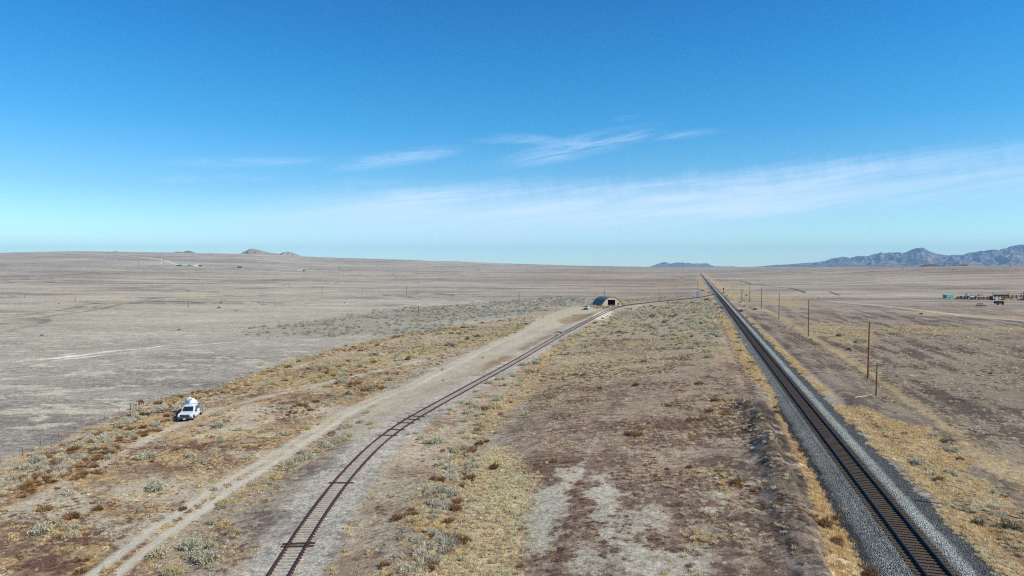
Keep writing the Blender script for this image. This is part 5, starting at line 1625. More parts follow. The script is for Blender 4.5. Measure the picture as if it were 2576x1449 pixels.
marker(*f4(940, 482), f4(0, 458)[1], 'short rusty red stake in the golden grass right of the main track', None, False, 0.04, mat('rusty_red_stake', S(150, 70, 50)))
GW = 'small white posts beyond the right hand signal'
for i, (x, y, h) in enumerate(((1800, 70, 45), (1985, 320, 45), (2090, 415, 45), (2370, 350, 50), (2510, 530, 45), (2295, 605, 40), (2530, 845, 80), (1800, 250, 50))):
    marker(2740 + x / 11.709, 1110 + y / 11.709, 1110 + (y - h) / 11.709, 'small white marker post on the straw verge beyond the right hand signal', GW, False, 0.14)
for (px, pb, pt) in ((3013.5, 1202, 1193.5), (3058, 1202.5, 1198), (3082, 1196.5, 1193.5)):
    marker(px, pb, pt, 'small white marker post among the far row of brown poles', 'white posts by the brown poles', False, 0.12)
pa = atP(3875, 1719); pb = atP(3914.6, 1728)
t_ = empty('fallen_marker', pa); tag(t_, 'fallen red and white marker post lying on the right hand plain', 'marker post')
dv = pb - pa
MB().tube((0, 0, 0.08), (dv.x * 0.22, dv.y * 0.22, dv.z * 0.22 + 0.08), 0.06).build('red_end', m_orange, t_)
MB().tube((dv.x * 0.22, dv.y * 0.22, dv.z * 0.22 + 0.08), (dv.x, dv.y, dv.z + 0.08), 0.05).build('post', m_white, t_)
pa = atP(*f4(656, 106)); pb = atP(*f4(780, 88))
t_ = tag(MB().tube((0, 0, 0.1), pb - pa + Vector((0, 0, 0.15)), 0.07, 0.04, 8).build('fallen_branch', mat('bleached_wood', S(200, 186, 160))), 'bleached fallen branch on the ground left of the short crossarm pole', 'branch')
t_.location = pa
pa = atP(2225.7, 1329); pb = atP(2246, 1332)
for nm, lb, (xa, ya), (xb, yb_), mm in (('rail_piece', 'dark piece of old rail lying left of the side track', c3(448, 928), c3(498, 934), m_arm), ('rail_piece', 'dark scrap lying by a white board left of the side track', c3(420, 962), c3(470, 955), m_arm)):
    pa = atP(xa, ya); pb = atP(xb, yb_)
    t_ = tag(MB().tube((0, 0, 0.15), pb - pa + Vector((0, 0, 0.15)), 0.14, 0.12, 6).build(nm, mm), lb, 'rail piece'); t_.location = pa
t_ = tag(MB().box(-1.2, 1.2, -0.5, 0.5, 0.02, 0.12).build('white_board', m_white), 'flat white board lying beside the side track', 'board'); t_.location = atP(*c3(446, 955))
# old timbers in the flat
t_ = empty('timber_pile', atP(*c3(1098, 935))); tag(t_, 'pile of weathered brown timbers on the sage flat between the tracks', 'timber pile')
mw = mat('old_brown_timber', S(128, 92, 68), 0.9, 0, 0.3)
for k in range(6):
    a = rnd.uniform(-0.5, 0.5); mb = MB(); mb.m = Matrix.Translation((rnd.uniform(-2.5, 2.5), rnd.uniform(-1, 1), 0.12 + 0.1 * k * 0.6)) @ Matrix.Rotation(a, 4, 'Z')
    mb.box(-1.5, 1.5, -0.12, 0.12, -0.1, 0.1); mb.build('timber', mw, t_)

# ------------------------------------------------------------------ the wire fence on the left
FV = [(-60, 1195), (0, 1166), (57, 1146), (103, 1126), (147, 1105), (189, 1088), (229, 1069), (262, 1056), (300, 1040.5), (328, 1030)]
def fence_line(vl, label, hgt=1.05, npost=1):
    P = [at(*v) for v in vl]
    t_ = empty('wire_fence', P[0]); tag(t_, label, 'fence')
    for i, p_ in enumerate(P):
        MB().tube(p_ - P[0] + Vector((0, 0, -0.2)), p_ - P[0] + Vector((rnd.uniform(-.06, .06), 0, hgt + rnd.uniform(-0.1, 0.1))), 0.05, 0.04, 8).build('post', m_pole_top, t_)
    w = MB()
    for a, b in zip(P[:-1], P[1:]):
        for z in (0.3, 0.6, 0.95):
            w.tube(a - P[0] + Vector((0, 0, z)), b - P[0] + Vector((0, 0, z)), 0.006, n=4)
    wo = w.build('wires', m_grey, t_)
    return t_
fence_line(FV, 'low wire fence of dark posts between the bare plain and the brush belt')
fence_line([(418, 1014), (450, 1002), (500, 990), (560, 975), (620, 958), (680, 940), (740, 920), (810, 898), (870, 880), (930, 866), (1000, 850), (1070, 838), (1130, 828)], 'wire fence of thin posts in the golden grass beyond the gate')
m_gatew = mat('pale_grey_post', S(176, 170, 160))
def brace(V3, label):
    """H-brace: posts, a top rail and slanting struts"""
    P = [at(*v) for v in V3]
    t_ = empty('fence_brace', P[0]); tag(t_, label, 'fence brace', None)
    for p_ in P:
        MB().tube(p_ - P[0] + Vector((0, 0, -0.2)), p_ - P[0] + Vector((0, 0, 1.2)), 0.085, 0.075, 8).build('post', m_gatew, t_)
    for a, b in zip(P[:-1], P[1:]):
        MB().tube(a - P[0] + Vector((0, 0, 1.08)), b - P[0] + Vector((0, 0, 1.08)), 0.05).build('rail', m_gatew, t_)
        mid_ = (a + b) / 2 - P[0]
        MB().tube(a - P[0] + Vector((0, 0, 1.0)), mid_ + Vector((0, 0, 0.0)), 0.04).build('strut', m_gatew, t_)
        MB().tube(b - P[0] + Vector((0, 0, 1.0)), mid_ + Vector((0, 0, 0.0)), 0.04).build('strut', m_gatew, t_)
vq = lambda x, y: ((480 + x / 12.88) / 1.5901, (1570 + y / 12.88) / 1.5901)
brace([vq(600, 905), vq(715, 900), vq(905, 835)], 'braced fence corner left of the gateway below the brown animal')
brace([vq(1635, 700), vq(1840, 550), vq(2025, 520)], 'braced pale fence posts right of the gateway by the white tank truck')

# ------------------------------------------------------------------ animals
m_brown = mat('brown_hide', S(92, 56, 38), 0.85, 0, 0.3, 3.0)
m_blackhide = mat('black_hide', (0.016, 0.014, 0.014), 0.8, 0, 0.3, 3.0)
m_tan = mat('tan_hide', S(206, 170, 128), 0.85, 0, 0.1, 3.0)
def cow_mesh(m):
    """one continuous body grown over a skeleton; head towards +x"""
    J = [(0, 0, 0.95), (0.45, 0, 0.98), (0.85, 0, 1.02), (1.15, 0, 1.12), (1.38, 0, 1.16), (1.62, 0, 0.98),    # 0..5 spine, neck, head, muzzle
         (-0.45, 0, 0.98), (-0.72, 0, 1.0),                                       # 6,7 rump
         (0.62, 0.19, 0.72), (0.60, 0.19, 0.38), (0.62, 0.19, 0.03), (0.62, -0.19, 0.72), (0.66, -0.19, 0.38), (0.68, -0.19, 0.03),
         (-0.58, 0.2, 0.72), (-0.70, 0.2, 0.42), (-0.64, 0.2, 0.03), (-0.58, -0.2, 0.72), (-0.72, -0.2, 0.42), (-0.66, -0.2, 0.03),
         (-0.86, 0, 0.8), (-0.90, 0, 0.4), (1.36, 0.2, 1.2), (1.36, -0.2, 1.2)]
    E = [(0, 1), (1, 2), (2, 3), (3, 4), (4, 5), (0, 6), (6, 7), (2, 8), (8, 9), (9, 10), (2, 11), (11, 12), (12, 13), (7, 14), (14, 15), (15, 16), (7, 17), (17, 18), (18, 19), (7, 20), (20, 21), (4, 22), (4, 23)]
    Rr_ = [.34, .35, .31, .19, .15, .09, .34, .28, .13, .07, .06, .13, .07, .06, .15, .08, .06, .15, .08, .06, .04, .035, .03, .03]
    me = bpy.data.meshes.new('body')
    me.from_pydata(J, E, [])
    o = bpy.data.objects.new('cow', me)
    COL.objects.link(o)
    md = o.modifiers.new('skin', 'SKIN')
    if not me.skin_vertices: 
        bpy.context.view_layer.objects.active = o
        bpy.ops.mesh.customdata_skin_add()
    for i, r_ in enumerate(Rr_):
        me.skin_vertices[0].data[i].radius = (r_, r_)
    me.skin_vertices[0].data[0].use_root = True
    s2_ = o.modifiers.new('sub', 'SUBSURF'); s2_.levels = 1; s2_.render_levels = 1
    dg = bpy.context.evaluated_depsgraph_get()
    m2 = bpy.data.meshes.new_from_object(o.evaluated_get(dg))
    bpy.data.objects.remove(o)
    m2.materials.clear(); m2.materials.append(m)
    m2.name = 'cow_body'
    return m2
cm_b = cow_mesh(m_blackhide); cm_r = cow_mesh(m_brown)
def cow(px, py, rz, s, me, label, group=None, face=False):
    o = bpy.data.objects.new('cow', me); link(o)
    o.location = atP(px, py); o.rotation_euler = (0, 0, rz); o.scale = (s, s, s)
    tag(o, label, 'cow', group)
    return o
cb = cow(563, 1621.5, R(-98), 0.72, cm_r, 'small brown calf with a tan chest standing by the fence gateway on the plain')
mb = MB(); mb.m = Matrix.Identity(4)
for (x, z, rx, rz_) in ((0.93, 0.86, 0.2, 0.24),):
    ring = []
    vv = []
    for i in range(7):
        th = i / 6 * math.pi
        for j in range(12):
            ph = j / 12 * 2 * math.pi
            vv.append((x + 0.14 * math.cos(th), 0.2 * math.sin(th) * math.cos(ph), z + 0.3 * math.sin(th) * math.sin(ph)))
    ff = [(i * 12 + j, i * 12 + (j + 1) % 12, (i + 1) * 12 + (j + 1) % 12, (i + 1) * 12 + j) for i in range(6) for j in range(12)]
    mb.add(vv, ff)
mb.build('tan_chest', m_tan, cb, smooth=True)
cow(883, 1213.5, R(70), 0.8, cm_b, 'black calf on the open plain, the farther of the two by the thin pole')
cow(874.5, 1235, R(5), 0.75, cm_b, 'black calf on the open plain, the nearer of the two by the thin pole')
for i, x in enumerate((1845, 1856, 1882, 1960, 2234, 2378, 2400, 2490, 2512)):
    cow(3072 + x / 2.5156, 960 + 300 / 2.5156 - (0.8 if i > 3 else 0), rnd.uniform(-0.6, 0.6), 1.1, cm_b, 'tiny dark cow of the far herd grazing below the right hand mountains', 'cows of the far herd on the right')

# ------------------------------------------------------------------ the arched hangar
m_roof = mat('blue_grey_corrugated_roof', (0.085, 0.15, 0.19), 0.45, 0.5, 0.2, 0.8, 0.5)
def rib_mat():
    m = bpy.data.materials.new('corrugated_steel'); m.use_nodes = True
    t = m.node_tree; p = t.nodes['Principled BSDF']
    tc = nd(t, 'ShaderNodeTexCoord'); w = nd(t, 'ShaderNodeTexWave', inp={'Scale': 1.6, 'Distortion': 0.0}); w.bands_direction = 'Y'
    t.links.new(tc.outputs['Object'], w.inputs[0])
    n = nd(t, 'ShaderNodeTexNoise', inp={'Scale': 0.7, 'Detail': 8.0, 'Roughness': 0.7}); t.links.new(tc.outputs['Object'], n.inputs[0])
    c = mixc(t, sstep(t, n.outputs[0], 0.4, 0.65), (0.075, 0.10, 0.11), (0.22, 0.26, 0.26))
    t.links.new(c, p.inputs['Base Color']); p.inputs['Metallic'].default_value = 0.0; p.inputs['Roughness'].default_value = 0.6
    b = nd(t, 'ShaderNodeBump', inp={'Strength': 0.7, 'Distance': 0.08}); t.links.new(w.outputs[1], b.inputs['Height']); t.links.new(b.outputs[0], p.inputs['Normal'])
    return m
m_corr = rib_mat()
m_ply = mat('tan_plywood', S(218, 186, 150), 0.85, 0, 0.10, 1.2)
m_trim = mat('pale_trim', S(205, 200, 190), 0.7)
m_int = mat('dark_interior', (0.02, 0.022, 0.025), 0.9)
fl = atP(2406.4, 1224.6)
HW = 12.4; HL = 14.5; HA = R(15)
t_ = empty('quonset_hangar', fl, HA); tag(t_, 'arched steel hangar with a tan plywood front and open dark doorway', 'hangar')
HH = 4.7
AZ = lambda q: HH * max(0.0, 1 - abs((q - HW / 2) / (HW / 2)) ** 2.25) ** 0.93
arc = [(q, AZ(q)) for q in HW / 2 - HW / 2 * np.cos(np.linspace(0, math.pi, 33))]
arc = [(x, max(z, 0)) for x, z in arc]
sh = MB()
out = arc; inn = [(HW / 2 + (x - HW / 2) * 0.985, z * 0.985) for x, z in arc]
sh.prism(out + inn[::-1], -0.12, HL, 'y')
sh.build('roof', m_corr, t_)
def arch_z(x):
    return AZ(x) * 0.985
def facade(x0, x1, z0=0.0, z1=None):
    xs = np.linspace(x0, x1, max(2, int((x1 - x0) / 0.3)))
    top_ = [(x, arch_z(x) if z1 is None else z1) for x in xs]
    return [(x0, z0)] + top_ + [(x1, z0)]
DX0, DX1, DZ = 3.55, 7.75, 3.35
fr_ = MB()
fr_.prism(facade(0.1, 2.6), 0.05, 0.17, 'y'); fr_.prism(facade(DX1 + 0.002, 9.2), 0.05, 0.17, 'y')
fr_.prism(facade(10.15, HW - 0.1), 0.05, 0.17, 'y')
fr_.prism(facade(9.202, 10.148, 1.55), 0.05, 0.17, 'y'); fr_.prism([(9.202, 0), (9.202, 0.55), (10.148, 0.55), (10.148, 0)], 0.05, 0.17, 'y')
fr_.prism(facade(2.602, DX1, DZ), 0.05, 0.17, 'y')
fr_.build('front_wall', m_ply, t_)
MB().prism([(2.61, 0), (2.61, DZ - 0.01), (DX0, DZ - 0.01), (DX0, 0)], 0.08, 0.14, 'y').build('sliding_door', m_trim, t_)
tr = MB(); tr.box(DX0 - 0.02, DX1 + 0.16, -0.02, 0.048, DZ - 0.02, DZ + 0.22); tr.box(DX1, DX1 + 0.28, -0.02, 0.048, 0, DZ - 0.022)
tr.build('door_frame', m_trim, t_)
wn = MB(); wn.box(9.1, 9.2, 0, 0.049, 0.45, 1.65); wn.box(10.15, 10.3, 0, 0.049, 0.45, 1.65); wn.box(9.2, 10.15, 0, 0.049, 1.55, 1.65); wn.box(9.2, 10.15, 0, 0.049, 0.45, 0.55)
wf = wn.build('window', m_trim, t_)
MB().box(9.2, 10.15, 0.1, 0.12, 0.55, 1.55).build('pane', m_glassd, wf)
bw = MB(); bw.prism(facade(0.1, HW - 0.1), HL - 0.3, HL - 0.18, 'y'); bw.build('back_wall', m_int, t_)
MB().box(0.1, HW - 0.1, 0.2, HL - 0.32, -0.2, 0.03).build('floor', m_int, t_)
MB().prism([(x, z) for x, z in out] + [(HW / 2 + (x - HW / 2) * 1.02, z * 1.02) for x, z in out][::-1], -0.2, -0.125, 'y').build('arch_trim', m_trim, t_)
# dead tree stump left of it
b = atP(2280 + 120 / 9.908, 1130 + 735 / 9.908)
t_ = empty('dead_tree', b); tag(t_, 'leaning dark dead tree trunk left of the hangar', 'dead tree')
MB().tube((0, 0, -0.2), (0.9, 0, 1.9), 0.22, 0.14, 8).build('trunk', m_arm, t_)
MB().tube((0.9, 0, 1.85), (1.3, 0.1, 1.9), 0.25, 0.12, 8).build('branch', m_arm, t_)
b = atP(2378, 1244.6)
t_ = tag(MB().tube((0, 0, -0.1), (0, 0, 0.75), 0.1).build('marker_post', m_white), 'small white post standing below the hangar by the side track', 'post'); t_.location = b
# ------------------------------------------------------------------ vehicles
def pane(b0, b1, t1, t0, u0, u1, v0, v1, out=0.015, thick=0.02):
    """a thin panel lying on the face b0-b1-t1-t0"""
    b0, b1, t1, t0 = map(Vector, (b0, b1, t1, t0))
    n = (b1 - b0).cross(t0 - b0).normalized()
    def q(u, v):
        return (b0.lerp(b1, u)).lerp(t0.lerp(t1, u), v)
    pts_ = [q(u0, v0), q(u1, v0), q(u1, v1), q(u0, v1)]
    o_ = [p_ + n * out for p_ in pts_]; i_ = [p_ - n * (thick - out) for p_ in pts_]
    m_ = MB(); m_.quadbox(i_, o_)
    return m_
def wheel(parent, x, y, r, w, s=1):
    o = MB().tube((x - w / 2, y, r), (x + w / 2, y, r), r, r, 20).build('wheel', m_tyre, parent)
    MB().tube((x - w / 2 - 0.01, y, r), (x + w / 2 + 0.01, y, r), r * 0.58, r * 0.58, 14).build('rim', m_chrome, o)
    MB().tube((x - w / 2 - 0.02, y, r), (x + w / 2 + 0.02, y, r), r * 0.2, r * 0.2, 8).build('hub', m_black, o)
m_bump = mat('dull_bumper_metal', (0.14, 0.14, 0.15), 0.45, 0.5, 0.05, 2.0)
def pickup(loc, rz, paint, label, kind='flat', W_=2.0, grille_dark=True, name='pickup_truck', cat='pickup truck'):
    T = empty(name, loc, rz); tag(T, label, cat)
    hw = W_ / 2; ztop = 1.96; zb = 1.22
    rear = {'flat': 0.95, 'box': 3.0, 'suv': 2.55}[kind]
    prof = [(-2.98, 0.50), (-3.02, 0.80), (-2.95, 1.08), (-2.75, 1.16), (-1.75, 1.25), (rear, 1.25), (rear, 0.48), (2.45 if kind != 'flat' else 0.6, 0.42), (-2.6, 0.42)]
    body = MB().prism(prof, -hw, hw, 'x').build('body', paint, T, bevel=0.05)
    # wheel wells
    wy = (-2.05, 1.75 if kind != 'flat' else 1.95)
    for y in wy:
        for s in (-1, 1):
            if kind == 'flat' and y > 0: continue
            a = MB(); ring = [(y + 0.50 * math.cos(q), 0.42 + 0.50 * math.sin(q)) for q in np.linspace(0, math.pi, 14)]
            a.prism(ring, s * (hw - 0.02), s * (hw + 0.006), 'x'); a.build('wheel_well', m_black, T)
    ce = {'flat': 0.90, 'box': 0.85, 'suv': 2.35}[kind]
    B = [(-hw + 0.05, -1.78, zb), (hw - 0.05, -1.78, zb), (hw - 0.05, ce, zb), (-hw + 0.05, ce, zb)]
    Tp = [(-hw + 0.22, -0.95, ztop), (hw - 0.22, -0.95, ztop), (hw - 0.22, ce - (0.1 if kind != 'suv' else 0.35), ztop), (-hw + 0.22, ce - (0.1 if kind != 'suv' else 0.35), ztop)]
    cab = MB().quadbox(B, Tp).build('cab', paint, T, bevel=0.05)
    pane(B[0], B[1], Tp[1], Tp[0], 0.07, 0.93, 0.10, 0.92).build('windshield', m_glassd, cab)
    pane(B[2], B[3], Tp[3], Tp[2], 0.1, 0.9, 0.25, 0.88).build('rear_window', m_glassd, cab)
    for s, (a, b, c, d) in ((1, (B[1], B[2], Tp[2], Tp[1])), (-1, (B[3], B[0], Tp[0], Tp[3]))):
        lo = ((0.27, 0.55), (0.60, 0.92)) if kind != 'suv' else ((0.20, 0.42), (0.45, 0.66), (0.70, 0.93))
        if s < 0: lo = tuple((1 - q[1], 1 - q[0]) for q in lo)
        for (u0, u1) in lo:
            pane(a, b, c, d, u0, u1, 0.15, 0.86).build('side_window', m_glassd, cab)
    # front end
    MB().box(-hw + 0.32, hw - 0.32, -3.05, -3.0, 0.72, 1.07).build('grille', m_black if grille_dark else m_grey, T)
    MB().box(-hw + 0.34, hw - 0.34, -3.07, -3.052, 0.88, 0.92).build('grille_bar', m_chrome, T)
    if kind == 'flat':
        MB().prism([(-0.14, 0.875), (-0.045, 0.875), (-0.045, 0.86), (0.045, 0.86), (0.045, 0.875), (0.14, 0.875), (0.12, 0.925), (0.045, 0.925), (0.045, 0.94), (-0.045, 0.94), (-0.045, 0.925), (-0.12, 0.925)], -3.10, -3.072, 'y').build('emblem', mat('gold_emblem', (0.6, 0.42, 0.12), 0.4, 0.5), T)
    for s in (-1, 1):
        MB().box(s * (hw - 0.17) - 0.14, s * (hw - 0.17) + 0.14, -3.06, -2.9, 0.78, 1.06).build('headlight', m_glass, T)
        wm = MB(); wm.box(s * (hw + 0.14) - 0.11, s * (hw + 0.14) + 0.11, -1.42, -1.32, 1.22, 1.50); wm.box(s * hw - 0.03, s * (hw + 0.05) + 0.0, -1.40, -1.34, 1.26, 1.32)
        wm.build('mirror', m_black, T)
        for q in ((-1.0, -0.1), (0.0, 0.8)):
            MB().box(s * (hw + 0.004) - 0.012, s * (hw + 0.004) + 0.012, q[1] - 0.22, q[1] - 0.06, 0.98, 1.02).build('door_handle', m_black, T)
    bp_ = MB().box(-hw, hw, -3.2, -3.0, 0.46, 0.72).build('front_bumper', m_bump, T, bevel=0.03)
    MB().box(-0.55, 0.55, -3.215, -3.19, 0.50, 0.60).build('air_intake', m_black, bp_)
    MB().box(-0.19, 0.19, -3.24, -3.218, 0.38, 0.52).build('licence_plate', m_white, bp_)
    for y in wy:
        for s in (-1, 1):
            wheel(T, s * (hw - 0.14), y, 0.40, 0.27)
    MB().box(-hw + 0.2, hw - 0.2, -2.9, 2.9 if kind != 'suv' else 2.4, 0.30, 0.46).build('chassis', m_black, T)
    for s in (-1, 1):
        MB().box(s * hw - 0.06, s * hw + 0.06, -1.4, 0.85, 0.34, 0.40).build('running_board', m_grey, T)
    if kind == 'flat':
        bed = MB().box(-hw - 0.12, hw + 0.12, 1.02, 3.35, 0.95, 1.08).build('flatbed', m_grey, T)
        MB().box(-hw, hw, 1.02, 1.08, 1.081, 1.95).build('headache_rack', m_grey, bed)
        for s in (-1, 1):
            MB().box(s * (hw + 0.02) - 0.09, s * (hw + 0.02) + 0.09, 1.1, 1.6, 0.5, 0.94).build('tool_box', m_galv, bed)
            MB().box(s * (hw + 0.02) - 0.09, s * (hw + 0.02) + 0.09, 2.4, 3.2, 0.62, 0.94).build('tool_box', m_galv, bed)
    elif kind == 'box':
        MB().box(-hw + 0.12, hw - 0.12, 1.0, 2.9, 1.22, 1.262).build('bed_floor', m_black, T)
    return T
m_pw = mat('white_car_paint', (0.70, 0.71, 0.72), 0.25, 0, 0.02, 1.0, 0.5, 0, 0.6)
tp = atP(758, 1683)
tfx = (729 / 1.5901 - 1288) / FPX * 102.4
pickup((tfx - 0.42, 102.4 + 3.1, G(tfx - 0.42, 105.5) + 0.02), R(8), m_pw, 'white crew cab flatbed truck parked on the left strip carrying a water tank')
# ribbed tank on its bed
tp = Vector((tfx, 102.4, G(tfx - 0.42, 105.5)))
tk = empty('water_tank', (tfx - 0.85, 102.4 + 4.85, tp.z + 1.08), R(38)); tag(tk, 'large white ribbed water tank on the bed of the white truck', 'water tank')
m_poly = mat('white_poly_tank', (0.74, 0.735, 0.70), 0.45, 0, 0.04, 2.0, 0.4)
v = []; f = []
nl = 22; na_ = 24; TR = 0.68; TL = 2.7
ys = np.linspace(0, TL, nl)
for i, y in enumerate(ys):
    r_ = TR * (0.965 + 0.035 * math.cos(y / TL * 2 * math.pi * 5))
    e_ = min(y, TL - y)
    if e_ < 0.2: r_ *= math.sqrt(max(0.05, 1 - (1 - e_ / 0.2) ** 2 * 0.25))
    for j in range(na_):
        th = 2 * math.pi * j / na_
        v.append((r_ * math.cos(th), y, TR + 0.05 + r_ * math.sin(th) * 0.95))
f = [(i * na_ + j, i * na_ + (j + 1) % na_, (i + 1) * na_ + (j + 1) % na_, (i + 1) * na_ + j) for i in range(nl - 1) for j in range(na_)]
f += [tuple(range(na_)), tuple(range((nl - 1) * na_, nl * na_))[::-1]]
b = MB(); b.add(v, f); b.build('shell', m_poly, tk, smooth=False)
b = MB().tube((0, 0.55, 2 * TR - 0.02), (0, 0.55, 2 * TR + 0.14), 0.24, 0.24, 14).build('lid', m_poly, tk)
b = MB()
for y in (0.35, 1.3, 2.3):
    b.box(-0.62, 0.62, y - 0.07, y + 0.07, -0.08, 0.18)
b.build('cradle', m_black, tk)
eq = empty('pump_cart', (tfx - 2.4, 102.4 + 5.0, G(tfx - 2.4, 107.4)), R(15)); tag(eq, 'dark pump cart standing in the shade left of the white truck', 'pump cart')
MB().box(-0.75, 0.75, -0.45, 0.45, 0.35, 0.95).build('engine_box', m_black, eq, bevel=0.03)
for s in (-1, 1):
    wheel(eq, s * 0.62, 0.0, 0.3, 0.14)
MB().tube((0, -0.4, 0.45), (0.3, -1.4, 0.3), 0.04).build('drawbar', m_black, eq)
# white truck near the hangar
sp_ = atP(2350.5, 1239.2)
pickup((sp_.x, sp_.y + 2.9, sp_.z), R(-18), m_pw, 'white pickup truck parked on the dirt yard below the hangar', 'box')
m_blue = mat('dark_blue_car_paint', S(84, 92, 148), 0.35, 0, 0.04, 1.0, 0.5, 0, 0.4)
bq = atP(4098, 1202.5)
pickup((bq.x + 1.5, bq.y + 1, bq.z), R(-94), m_blue, 'dark blue pickup truck at the right edge by the corral', 'box')

# lorries on the highway
def lorry(px0, px1, py, cabc, boxc, label, flat=False, rev=False):
    a = atP(px0, py); b = atP(px1, py)
    dist = a.y
    L = (px1 - px0) / 1.5901 / FPX * dist
    T = empty('lorry', (a + b) / 2, 0); tag(T, label, 'lorry')
    s = -1 if rev else 1
    k = L / 20.0
    cl_ = 5.2 * k
    x0 = -L / 2; x1 = L / 2 - cl_
    mb = MB(); mb.m = Matrix.Scale(s, 4, (1, 0, 0)) if rev else Matrix.Identity(4)
    if not flat:
        mb.box(x0, x1, -1.3, 1.3, 1.2, 4.2); mb.build('trailer', boxc, T)
    else:
        mb.box(x0, x1, -1.3, 1.3, 1.2, 1.6); ld = mb.build('trailer', boxc, T)
        q = MB(); q.m = mb.m.copy(); q.box(x0 + 0.5, x0 + 3.0, -1.1, 1.1, 1.61, 3.2); q.box(x0 + 4.0, x1 - 1.0, -1.0, 1.0, 1.61, 2.5); q.build('load', m_black, T)
    c_ = MB(); c_.m = mb.m.copy()
    c_.prism([(x1 + 0.4, 0.9), (x1 + 0.4, 3.9), (x1 + 1.6, 3.7), (x1 + 2.6, 2.6), (x1 + cl_ - 0.4, 2.0), (x1 + cl_, 1.7), (x1 + cl_, 0.7)], -1.2, 1.2, 'y')
    cb_ = c_.build('cab', cabc, T)
    w_ = MB(); w_.m = mb.m.copy(); w_.box(x1 + 1.3, x1 + 2.2, -1.23, -1.205, 2.3, 3.1); w_.build('side_window', m_glassd, cb_)
    for x in (x0 + 1.2, x0 + 2.4, x1 - 0.6, x1 + 0.8, x1 + cl_ - 1.2):
        MB().tube((s * x, -1.25, 0.5), (s * x, 1.25, 0.5), 0.52, 0.52, 14).build('wheel', m_tyre, T)
    ch = MB(); ch.m = mb.m.copy(); ch.box(x0 + 0.5, x1 + cl_ - 1, -0.5, 0.5, 0.7, 1.19); ch.build('chassis', m_black, T)
    return T
m_navy = mat('navy_cab_paint', S(40, 46, 110), 0.4)
m_dkred = mat('dark_red_paint', S(110, 50, 50), 0.5)
lorry(1188.5, 1219.5, 1084.6, m_navy, m_white, 'long white trailer lorry with a navy blue cab on the far highway')
lorry(1905.5, 1923.8, 1081.6, m_white, m_grey, 'short dark loaded lorry with a white cab on the far highway', True)
lorry(2412, 2432, 1081.8, m_white, mat('pale_green_trailer', S(200, 225, 215), 0.5), 'pale green trailer lorry with a white cab on the far highway')
lorry(948.5, 965.5, 1071.5, m_black, m_black, 'all black lorry on the far highway right of the green roofed buildings', False, True)
def far_car(px, py, L, m, label):
    a = atP(px, py); T = empty('car', a, R(rnd.uniform(-10, 10))); tag(T, label, 'car', None)
    MB().prism([(-L / 2, 0.35), (-L / 2, 1.0), (-L * 0.3, 1.1), (-L * 0.18, 1.6), (L * 0.2, 1.6), (L * 0.32, 1.1), (L / 2, 0.95), (L / 2, 0.35)], -0.9, 0.9, 'y').build('body', m, T)
    MB().box(-L * 0.16, L * 0.2, -0.93, -0.905, 1.12, 1.5).build('side_window', m_glassd, T)
    for x in (-L * 0.3, L * 0.3):
        MB().tube((x, -0.92, 0.36), (x, 0.92, 0.36), 0.36, 0.36, 12).build('wheel', m_tyre, T)
far_car(2105.7, 1081, 6.5, m_dkred, 'small dark red car on the far highway, between two lorries')
far_car(2170, 1081, 4.2, m_black, 'tiny dark car on the far highway right of the dark red car')
far_car(1073.7, 1081.5, 4.2, m_grey, 'tiny grey car on the far highway left of the long white lorry')
far_car(1273, 1081.0, 4.2, m_black, 'tiny black car on the far highway right of the long white lorry')
far_car(1378, 1080, 4.2, m_white, 'tiny white car on the far highway, the one farther to the left')
far_car(1508, 1079.7, 4.0, m_grey, 'tiny dark grey car on the far highway near the middle of the view')
far_car(1868.7, 1084, 5.0, m_white, 'tiny white car just left of the short dark loaded lorry')
# small shed on the plain
def shed(px0, px1, pyb, pyt, mw_, mr, label, name='shed', cat='shed', depth=6.0, door=True, ang=0.0, overhang=0.3):
    a = atP(px0, pyb); b = atP(px1, pyb); dist = a.y
    L = (px1 - px0) / 1.5901 / FPX * dist; H = (pyb - pyt) / 1.5901 / FPX * dist
    T = empty(name, a, ang); tag(T, label, cat)
    hw_ = H * 0.62
    MB().box(0, L, 0, depth, -0.3, hw_).build('wall', mw_, T)
    MB().prism([(-overhang, hw_ - 0.05), (depth / 2, H), (depth + overhang, hw_ - 0.05), (depth + overhang, hw_ + 0.1), (depth / 2, H + 0.15), (-overhang, hw_ + 0.1)], -0.3, L + 0.3, 'x').build('roof', mr, T)
    if door:
        MB().box(L * 0.35, L * 0.55, -0.05, -0.003, 0, hw_ * 0.8).build('door', m_black, T)
    return T
m_green = mat('mint_green_roof', S(150, 225, 190), 0.5, 0, 0.05)
m_tanw = mat('tan_wall', S(214, 194, 160), 0.8)
fm = lambda x: 620 + x / 11.709
fy = lambda y: 1000 + y / 11.709
shed(fm(1480), fm(1790), fy(748), fy(655), m_tanw, m_green, 'long tan farm building with a mint green roof at the foot of the slope', 'farm_building', 'building', 12)
shed(fm(1000), fm(1142), fy(742), fy(680), m_black, m_green, 'left small open shed with a mint green roof at the far farm', depth=8)
shed(fm(2015), fm(2148), fy(748), fy(688), m_black, m_green, 'right small open shed with a mint green roof at the far farm', depth=8)
shed(fm(1785), fm(1958), fy(752), fy(690), m_white, m_white, 'long white flat building at the right part of the far farm', 'farm_building', 'building', 8, False)
lorry(fm(1180), fm(1440), fy(745), m_dkred, m_white, 'white trailer lorry with a dark red cab parked among the far farm buildings', False, True)
shed(fm(890), fm(990), fy(688), fy(663), m_white, m_white, 'low white building leftmost at the far farm', 'farm_building', 'building', 6, False)
shed(1571.5, 1582.5, 1096, 1090.4, m_cream, m_galv, 'lone small pale shed with a dark side on the plain before the highway', depth=4)
b = atP(fm(300), fy(655)); hh = (655 - 292) / 11.709 / 1.5901 / FPX * b.y
